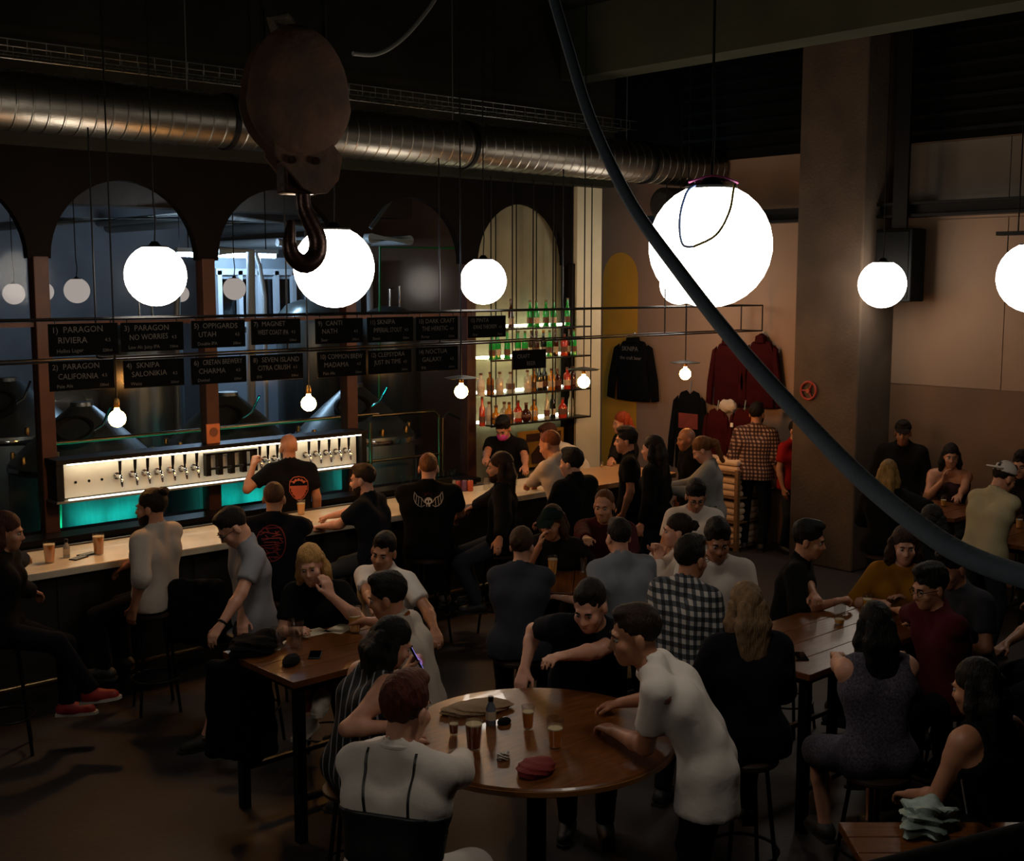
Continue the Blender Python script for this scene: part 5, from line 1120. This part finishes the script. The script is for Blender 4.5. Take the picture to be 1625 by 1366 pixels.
def redprint(ctx):
    r_ = random.Random(3)
    for k in range(9):
        u0 = r_.uniform(-.1, .1); v0 = .09 - k * .028; print_ribbons(ctx, [[(-.1 + r_.uniform(0, .05), v0), (u0, v0 + r_.uniform(-.02, .02)), (.1 - r_.uniform(0, .05), v0)], [(u0, v0), (u0 + .03, v0 - .03), (u0 - .02, v0 - .04)]], .007, 'red_print', REDPR)
    print_ribbons(ctx, [[(.115 * math.cos(a), -.03 + .14 * math.sin(a)) for a in np.linspace(0, 2 * math.pi, 24)]], .008, 'red_print_ring', REDPR)
person('person with buzz cut in black tshirt with a red back print at the bar', 435, 764, 2, SE, 10, 0, 0, (0, 6, 0), LH=hand(398, 832, 1.13), RH=hand(505, 822, 1.13), hair='buzz', hc='#4a2e1c', top=('tee', '#0c0c12'), bottom=('trousers', '#12141a'), skin='mid', bulk=1.1, extras=redprint)
person('bearded person in navy tshirt sitting sideways at the bar with forearm on it', 573, 737, 72, SE, 10, 0, 0, (4, 6, 0), LH=hand(512, 835, 1.13), RH=hand(508, 824, 1.13), hair='short', hc='#2a1a10', beard='full', top=('tee', '#11151d'), bottom=('trousers', '#2c3036'), hands=('fist', 'fist'))
def skull(ctx):
    def ins(u, v): return (u / .034) ** 2 + ((v - .005) / .03) ** 2 < 1 and not any((u - s * .013) ** 2 + v ** 2 < .00009 for s in (-1, 1)) or (abs(u) < .02 and -.045 < v < -.02 and int((u + .5) * 250) % 2 == 0)
    print_grid(ctx, ins, (.04, .05), .005, 'skull_print', SKULL, dv=.03)
    for s in (-1, 1):
        print_ribbons(ctx, [[(s * .035, -.01), (s * .06, .03), (s * .1, .05), (s * .125, .085), (s * .13, .03), (s * .115, -.01), (s * .09, -.035), (s * .06, -.045), (s * .035, -.03)], [(s * .06, .03), (s * .065, -.04)], [(s * .085, .042), (s * .092, -.033)], [(s * .105, .055), (s * .113, -.01)]], .0045, 'wing_print', SKULL, dv=.03)
    print_ribbons(ctx, [[(-.03, .05), (-.03, .075), (-.015, .06), (0, .08), (.015, .06), (.03, .075), (.03, .05)]], .004, 'crown_print', REDPR, dv=.03)
person('broad person in black tshirt with winged skull print on the back at the bar', 680, 718, 4, SE, 6, 0, 0, (-6, 3, 0), LH=hand(655, 800, 1.12), RH=hand(724, 822, 1.05), hair='buzz', hc='#6a4426', top=('tee', '#0b0b0b'), bottom=('trousers', '#0e0e10'), bulk=1.13, extras=skull, sc=1.03)
def mask(ctx):
    hp = ctx['hp']; A = np.stack([hp(1, 0, 0) - hp(0, 0, 0), hp(0, 1, 0) - hp(0, 0, 0), hp(0, 0, 1) - hp(0, 0, 0)], 1); A = A / np.linalg.norm(A, axis=0)
    G = Field(hp(0, .04, -.05) - .13, hp(0, .04, -.05) + .13, .008); G.prim(ell(hp(0, .045, -.055), A, (.066, .085, .066), .01)); G.cut(nrm(-A[:, 1]), hp(0, .03, -.05)); G.cut(A[:, 2], hp(0, 0, -.012))
    link('face_mask', G.mesh('face_mask'), mat('pink_mask', '#b8368c', .8, bump=.1), ctx['root'], False)
person('person in black tshirt and pink face mask working behind the bar', 795, 665, 160, None, 10, 0, 0, (0, 30, 0), RH=aty(757, 772, 9.62), LH=aty(838, 762, 9.6), hair='thick', hc='#0e0a08', top=('tee', '#0d0d0e'), skin='mid', extras=mask)
person('long haired bearded person in black jacket leaning back with an elbow on the bar', 792, 719, 86, SE, -2, 0, 0, (2, 2, 0), RH=hand(748, 806, 1.08), LH=hand(790, 900, .85), LF=dict(l=(-.2, .2, .34)), RF=dict(l=(.1, .25, .34)), hair='mid', hc='#2a170c', beard='full', top=('jacket', '#0e0d0d'), bottom=('trousers', '#2a2e36'), skin='mid')
person('person with short fair hair in white long sleeved shirt bending over the bar', 866, 684, 50, None, 16, 0, 0, (10, 20, 0), sc=1.05, RH=hand(850, 772, 1.13), LH=hand(832, 775, 1.13), hair='buzz', hc='#6a3a1e', top=('long', '#b7a594'), bottom=('trousers', '#20232a'), skin='mid')
person('person in white tshirt crouching forward beyond the white long sleeved shirt', 893, 680, 105, None, 48, 0, 0, (0, 25, 0), xy=(10.4, 10.12), hair='short', hc='#3a2010', top=('tee', '#c4b7a6'), skin='mid', h=.014)
person('person with dark quiff in black jacket turned towards the bartender', 905, 713, 48, SE, 6, 0, 0, (10, 4, 0), hair='thick', hc='#0f0b08', top=('jacket', '#0a0a0a'), bottom=('trousers', '#101014'), bulk=1.08)
person('standing bearded person in black tshirt beside the pale bar end', 992, 679, 84, None, 2, 0, 0, (4, 3, 0), hair='thick', hc='#0f0a08', beard='stubble', top=('tee', '#0b0b0c'), bottom=('trousers', '#0e0f12'), skin='mid', h=.013)
person('red haired person in dark top seated against the ochre wall', 985, 655, 110, SE, 6, 0, 0, (0, 5, 0), sex='f', hair='mid', hc='#7a2e10', top=('long', '#14100e'), RH=hand(968, 735, 1.13), skin='mid', h=.014)
person('person with long dark hair and black top behind the standing black tshirt', 1034, 692, 62, None, 3, 0, 0, (0, 4, 0), sex='f', hair='long', hc='#150c08', top=('long', '#0b0a0a'), h=.014)
person('bald person in dark jacket standing by the black tshirt display', 1087, 679, 96, None, 3, 0, 0, (8, 8, 0), sc=.95, hair='bald', hc='#1a100a', beard='stubble', top=('jacket', '#0c0b0b'), skin='tan', h=.014)
def phone_in(ctx):
    a, e, w_, s = ctx['arms'][1]; p = ctx['world'](w_ + nrm(w_ - e) * .1 + np.array([0, .02, .03]))
    t = empty('phone', tuple(p), 'black phone held in front of the grey top', 'phone', None, ctx['root'].rotation_euler[2]); t.rotation_euler = (.6, 0, ctx['root'].rotation_euler[2]); MB().box((-.036, -.075, 0), (.036, .075, .009), .003).build('case', BLACK, t, False); MB().box((-.032, -.07, .009), (.032, .07, .0098)).build('screen', mat('screen_black', '#050507', .08), t, False)
person('person with long fair ponytail in grey top looking down at a phone', 1105, 697, 78, SE, 6, 0, 0, (0, 30, 0), LH=hand(1064, 778, 1.12), RH=hand(1060, 772, 1.13), sex='f', hair='pony', hc='#6a4220', top=('long', '#86837e'), bottom=('trousers', '#20242c'), hands=('grip', 'grip'), extras=phone_in)
person('person in white tshirt and thin glasses looking down by the folded shirts', 1106, 767, 172, SE2, 12, 0, 0, (8, 24, 0), hair='thick', hc='#0e0a08', top=('tee', '#cfc4ba'), glasses=True, beard='stubble', skin='mid')
PL1 = check_mat('brown_plaid', '#170b08', '#8f7a6a', 22, '#4a2018')
person('person in brown plaid shirt standing by the display rack with folded shirts', 1218, 640, -20, None, 0, 0, 0, (-15, 2, 0), hair='short', hc='#120c08', beard='full', top=('rolled', '#4a2018'), topm=PL1, bottom=('trousers', '#10131a'), skin='mid', sc=1.04, xy=(12.05, 8.79))
person('person in red tshirt half hidden between the plaid shirt and the pillar', 1255, 665, -150, None, 0, 0, 0, (0, 5, 0), sex='f', hair='short', hc='#150d09', top=('tee', '#8a1a18'), bottom=('trousers', '#22262a'), skin='mid', xy=(12.3, 8.41), sc=.93, h=.014)
# --- middle table
person('person with buzz cut in maroon shirt gesturing across the middle table', 958, 778, 168, SE2, 14, 0, 0, (-6, 8, 0), RH=atd(934, 866, 9.35), LH=hand(1000, 900, 1.03), hair='buzz', hc='#5a3418', top=('long', '#3c1016'), skin='mid')
def chin(ctx): pass
person('person in dark green cap resting chin on hands at the middle table', 873, 806, 152, SE2, 24, 0, 0, (0, 14, 0), RH=dict(l=(.02, .42, 1.22), dir=(0, -.2, 1)), LH=hand(915, 885, 1.03), sex='f', hair='mid', hc='#3a2412', top=('tee', '#161412'), cap=('front', '#0e1c18'), skin='mid')
person('person with hair clipped in a bun wearing a charcoal top, back turned', 830, 838, -6, SE2, 12, 0, 0, (-14, 8, 0), sex='f', hair='bun', hc='#3c2616', top=('tee', '#33343a'), bottom=('trousers', '#0e0f12'), RH=hand(872, 915, 1.03), LH=hand(850, 905, 1.03))
person('person with short dark hair in grey tshirt, back turned, at the middle table', 980, 823, 22, SE2, 10, 0, 0, (0, 6, 0), LH=hand(898, 950, 1.03), RH=hand(985, 915, 1.05), hair='short', hc='#15100c', top=('tee', '#767a82'), bottom=('trousers', '#1a1d24'), bulk=1.05)
person('person with dark hair tied back in white top, profile towards the bar', 1074, 817, 84, .6, 8, 0, 0, (4, 2, 0), sex='f', hair='bun', hc='#1e130c', top=('long', '#d0c4b8'), LH=dict(l=(-.05, .24, 1.16)), RH=dict(l=(.05, .26, 1.18)), hands=('grip', 'grip'))
PL2 = check_mat('mono_plaid', '#0c0f14', '#a39d96', 17, '#3e4248')
person('person with glasses and dark hair in black and white checked shirt', 1100, 853, -42, None, 6, 0, 0, (-6, 6, 0), hair='thick', hc='#15100b', beard='stubble', top=('long', '#3a3d42'), topm=PL2, bottom=('trousers', '#101218'), glasses=True, sc=.98, skin='mid')
person('person with dark hair in white tshirt glancing down beside the checked shirt', 1141, 830, 168, .8, 10, 0, 0, (14, 18, 0), hair='thick', hc='#0f0b08', top=('tee', '#c9beb4'), beard='stubble', skin='tan')
# --- high rectangular table
person('blond person in black tshirt resting head on hand at the high table', 486, 869, 172, SE2, 14, 4, 0, (6, 12, 10), LH=dict(l=(-.13, .30, 1.24), dir=(.1, -.2, 1), palm=(.6, -.6, 0)), RH=hand(470, 1000, 1.03), sex='f', hair='mid', hc='#a87e48', top=('tee', '#0c0c0d'), bottom=('trousers', '#6a2428'), shoe='#b8aca0', LF=atd(492, 1140, 6.9), RF=atd(486, 1205, 7.0))
def we(ctx):
    me = text_mesh('WELL', .05); co = np.empty(len(me.vertices) * 3, np.float32); me.vertices.foreach_get('co', co); co = co.reshape(-1, 3)
    project(ctx, [(c[0] - .07, c[1] + .0) for c in co], [tuple(p.vertices) for p in me.polygons], 'chest_print', BLACK, back=False)
person('smiling person in white tshirt with dark chest lettering at the high table', 610, 848, 150, .6, 4, 0, 0, (16, 12, -8), hair='short', hc='#120c09', top=('tee', '#dcd3ca'), bottom=('trousers', '#20232a'), extras=we, LH=hand(690, 1000, .92), RH=hand(600, 985, 1.03), skin='mid')
person('person with dark hair in cream shirt with tan collar drinking at the high table', 606, 913, 80, SE2, 18, 0, 0, (4, 14, 0), LH=hand(640, 1000, 1.06), RH=hand(575, 985, 1.08), hair='thick', hc='#120d0a', beard='stubble', top=('tee', '#bdb0a2'), collar='#8a4a1c', bottom=('trousers', '#1a1c22'), skin='mid', hands=('relax', 'grip'))
STR = stripe_mat('pinstripe', '#07080e', '#8d8a90', 9)
def hairclip(ctx):
    watch(ctx, 0); a, e, w_, s = ctx['arms'][0]; p = ctx['world'](w_ + np.array([.05, .03, .08]))
    t = empty('phone', tuple(p), 'phone with violet lit screen held by the striped dress', 'phone'); t.rotation_euler = (1.1, 0, ctx['root'].rotation_euler[2] + 2.9)
    MB().box((-.036, -.075, 0), (.036, .075, .009), .003).build('case', BLACK, t, False); MB().box((-.032, -.07, .009), (.032, .07, .0098)).build('screen', emat('screen_violet', '#8f86ff', 2.5), t, False)
person('person with black hair in sleeveless dark striped dress leaning over a phone', 638, 985, -58, SE2, 22, 0, 0, (-6, 26, 0), RH=hand(632, 1152, 1.05), LH=dict(l=(-.2, .42, 1.14), dir=(0, .3, .9)), sex='f', hair='mid', hc='#0c0808', top=('tank_dress', '#07080e'), topm=STR, bottom=None, shoe='#b8aca0', hands=('grip', 'grip'), extras=hairclip, h=.0105, hf=.0065, LF=dict(l=(-.1, .3, .3)))
# --- round table
def straps(ctx):
    co = mat('black_satin', '#08080c', .5)
    [print_ribbons(ctx, [q], .011, 'bustier_strap', co) for q in ([(-.118, .185), (-.115, .13), (-.1, .03), (-.085, -.07)], [(.1, .185), (.1, .13), (.1, .03), (.105, -.07)])]
    prims = ctx['T'] + [cone(ctx['P0'] + q * .09 * np.array([1, 0, 0]), ctx['P0'] + q * .09 * np.array([1, 0, 0]) - np.array([0, 0, .1]), .11, .115, .04) for q in (-1, 1)]
    lo, hi = bounds(prims, .05); G = Field(lo, hi, .013)
    for p in prims: G.prim(p, .022)
    G.cut(ctx['up'], ctx['P1'] + ctx['up'] * .19); G.cut(np.array([0, 0, -1.]), ctx['P0'] + np.array([0, 0, .13])); link('bustier', G.mesh('bustier'), co, ctx['root'], False)
person('person with short auburn hair in white shirt under a black strapped bustier', 650, 1071, -18, SE2, 10, 0, 0, (-12, 10, 0), RH=hand(742, 1195, 1.05), LH=hand(690, 1155, 1.06), hair='thick', hc='#4a200f', top=('long', '#cfc5bc'), bottom=('skirt', '#c9bfb6'), shoe='#b8aca0', extras=straps, hemdrop=.3, collar='#cfc5bc', sc=1.08, h=.0105, hf=.0065, sex='m', bulk=.98)
person('person with short dark hair in navy tshirt leaning over the round table', 930, 929, 176, None, 46, -6, 0, (-22, 24, 0), RH=hand(832, 1062, 1.08), LH=atd(868, 1050, 6.25), hair='short', hc='#15100c', top=('tee', '#0e1118'), bottom=('trousers', '#121318'), beard='stubble', h=.0105, hf=.0065, sc=1.03)
person('person with short brown hair in white tshirt bending over the round table', 1000, 962, 82, None, 38, 0, 0, (10, 10, 0), LH=hand(975, 1160, 1.09), RH=hand(985, 1115, 1.09), hair='short', hc='#241811', hemdrop=.1, top=('tee', '#d8cfc6'), bottom=('trousers', '#12141a'), beard='stubble', h=.0105, hf=.0065, sc=1.06, skin='mid')
person('person with very long fair hair in dark jacket, back turned, near the round table', 1182, 926, 10, SE, 4, 0, 0, (5, 3, 0), sex='f', hair='long', hc='#6a523a', top=('jacket', '#0c0d12'), bottom=('trousers', '#0d0e14'), sc=1.0)
# --- table by the pillar
person('person in black shirt facing a beer glass at the table by the pillar', 1290, 829, -108, SE2, 12, 0, 0, (-4, 10, 0), RH=hand(1325, 955, 1.06), LH=hand(1300, 965, 1.05), hair='thick', hc='#0f0b09', top=('rolled', '#0d0c0b'), skin='mid', hands=('grip', 'grip'), bulk=1.08)
person('curly haired smiling person in mustard top at the table by the pillar', 1437, 839, 166, SE2, 8, 0, 0, (6, 8, 0), RH=hand(1388, 955, 1.04), LH=hand(1440, 950, 1.04), sex='f', hair='curly', hc='#2c1a0e', top=('rolled', '#8a5a14'))
person('person with glasses in dark red shirt seated at the table by the pillar', 1470, 899, 104, SE2, 10, 0, 0, (6, 14, 0), LH=hand(1435, 985, 1.04), RH=hand(1420, 968, 1.04), hair='thick', hc='#100b09', beard='stubble', top=('rolled', '#451018'), glasses=True, skin='mid')
person('person with dark hair in charcoal tshirt sitting behind the dark red shirt', 1503, 872, 120, SE2, 14, 0, 0, (0, 20, 0), hair='thick', hc='#0d0a08', top=('tee', '#303136'), skin='mid', h=.013)
DR = mat('speckled_dress', '#1c1820', .9, 0, .1, 90, .1, 30, '#575060')
person('person with long black hair in speckled dress, back turned', 1387, 957, 6, SE2, 8, 0, 0, (0, 6, 0), sex='f', hair='long', hc='#0a0707', top=('dress', '#2a2630'), topm=DR, bottom=None, LH=hand(1320, 1030, 1.05), RH=hand(1425, 1030, 1.05))
person('person with long dark hair in black sleeveless top beside the snack bag', 1540, 1048, 32, SE2, 8, 0, 0, (10, 14, 0), sex='f', hair='long', hc='#0f0b09', top=('tank', '#0a0a0c'), RH=dict(l=(.3, .28, .98)), LH=None, skin='mid')
# --- along the beige wall
person('blond long haired person in black top, back turned, by the beige wall', 1412, 731, -25, SE2, 6, 0, 0, (-10, 6, 0), sex='f', hair='long', hc='#8a6a3a', top=('long', '#0b0b0b'), RH=hand(1440, 808, 1.1), h=.013)
person('long haired person in strapless top with hand near chin by the beige wall', 1510, 706, 158, SE2, 8, 0, 0, (8, 6, 0), sex='f', hair='long', hc='#120b08', top=('strapless', '#352226'), RH=dict(l=(.06, .3, 1.18), dir=(0, -.1, 1)), LH=hand(1520, 795, 1.05), skin='mid', h=.013)
person('person in white backward cap and pale yellow tshirt looking down', 1603, 736, -62, None, 16, 0, 0, (-10, 26, 0), RH=hand(1612, 826, 1.06), LH=hand(1632, 812, 1.08), hair='short', hc='#140e0a', top=('tee', '#9a8d6e'), bottom=('trousers', '#1a2026'), cap=('back', '#b8aba0'), skin='mid')
person('dark haired person in black jacket behind the white cap', 1590, 722, 140, SE2, 6, 0, 0, (0, 10, 0), hair='thick', hc='#140d09', top=('jacket', '#14100e'), skin='mid', h=.014, xy=(12.1, 5.5))
person('person in dark cap and black jacket standing against the beige wall', 1432, 660, 160, None, 2, 0, 0, (0, 6, 0), hair='short', hc='#1a100a', top=('jacket', '#15110e'), cap=('front', '#1a1410'), skin='tan', h=.014, xy=(12.25, 6.95))
person('dark haired person in black top seated before the strapless top', 1477, 803, 15, SE2, 8, 0, 0, (-10, 10, 0), sex='f', hair='long', hc='#0d0907', top=('long', '#0c0b0c'), h=.013)
person('person in black tshirt with bare forearms at the table beside the white cap', 1672, 866, 95, SE2, 8, 0, 0, (0, 8, 0), hair='short', hc='#120c09', top=('tee', '#0d0d0f'), LH=hand(1612, 960, 1.0), skin='mid', h=.013)
# coat over a stool by the bar and one hung on the high table
def drape(px, py, z, wdt, hgt, lab):
    c = atz(px, py, z); G = Field((-.3, -.25, -hgt - .1), (.3, .25, .15), .015); dx = Rr
    for k in range(5):
        u = (k - 2) / 2 * wdt; a = np.array([u * Rr[0], u * Rr[1], 0]); G.prim(cone(a, a + np.array([.03 * math.sin(k * 2), .03 * math.cos(k), -hgt * (.8 + .2 * math.sin(k * 3.1))]), .055, .06, .05))
    G.wrinkle(.006, 40, px); o = link('draped_coat', G.mesh('draped_coat'), cloth('#0a0a0c'), None, False); o.location = (c[0], c[1], z); return tag(o, lab, 'coat', 'coats left on the furniture')
drape(312, 930, .98, .16, .5, 'black coat draped behind the grey henley at the bar')
drape(378, 1060, .93, .14, .65, 'black coat hanging down from the corner of the high table')
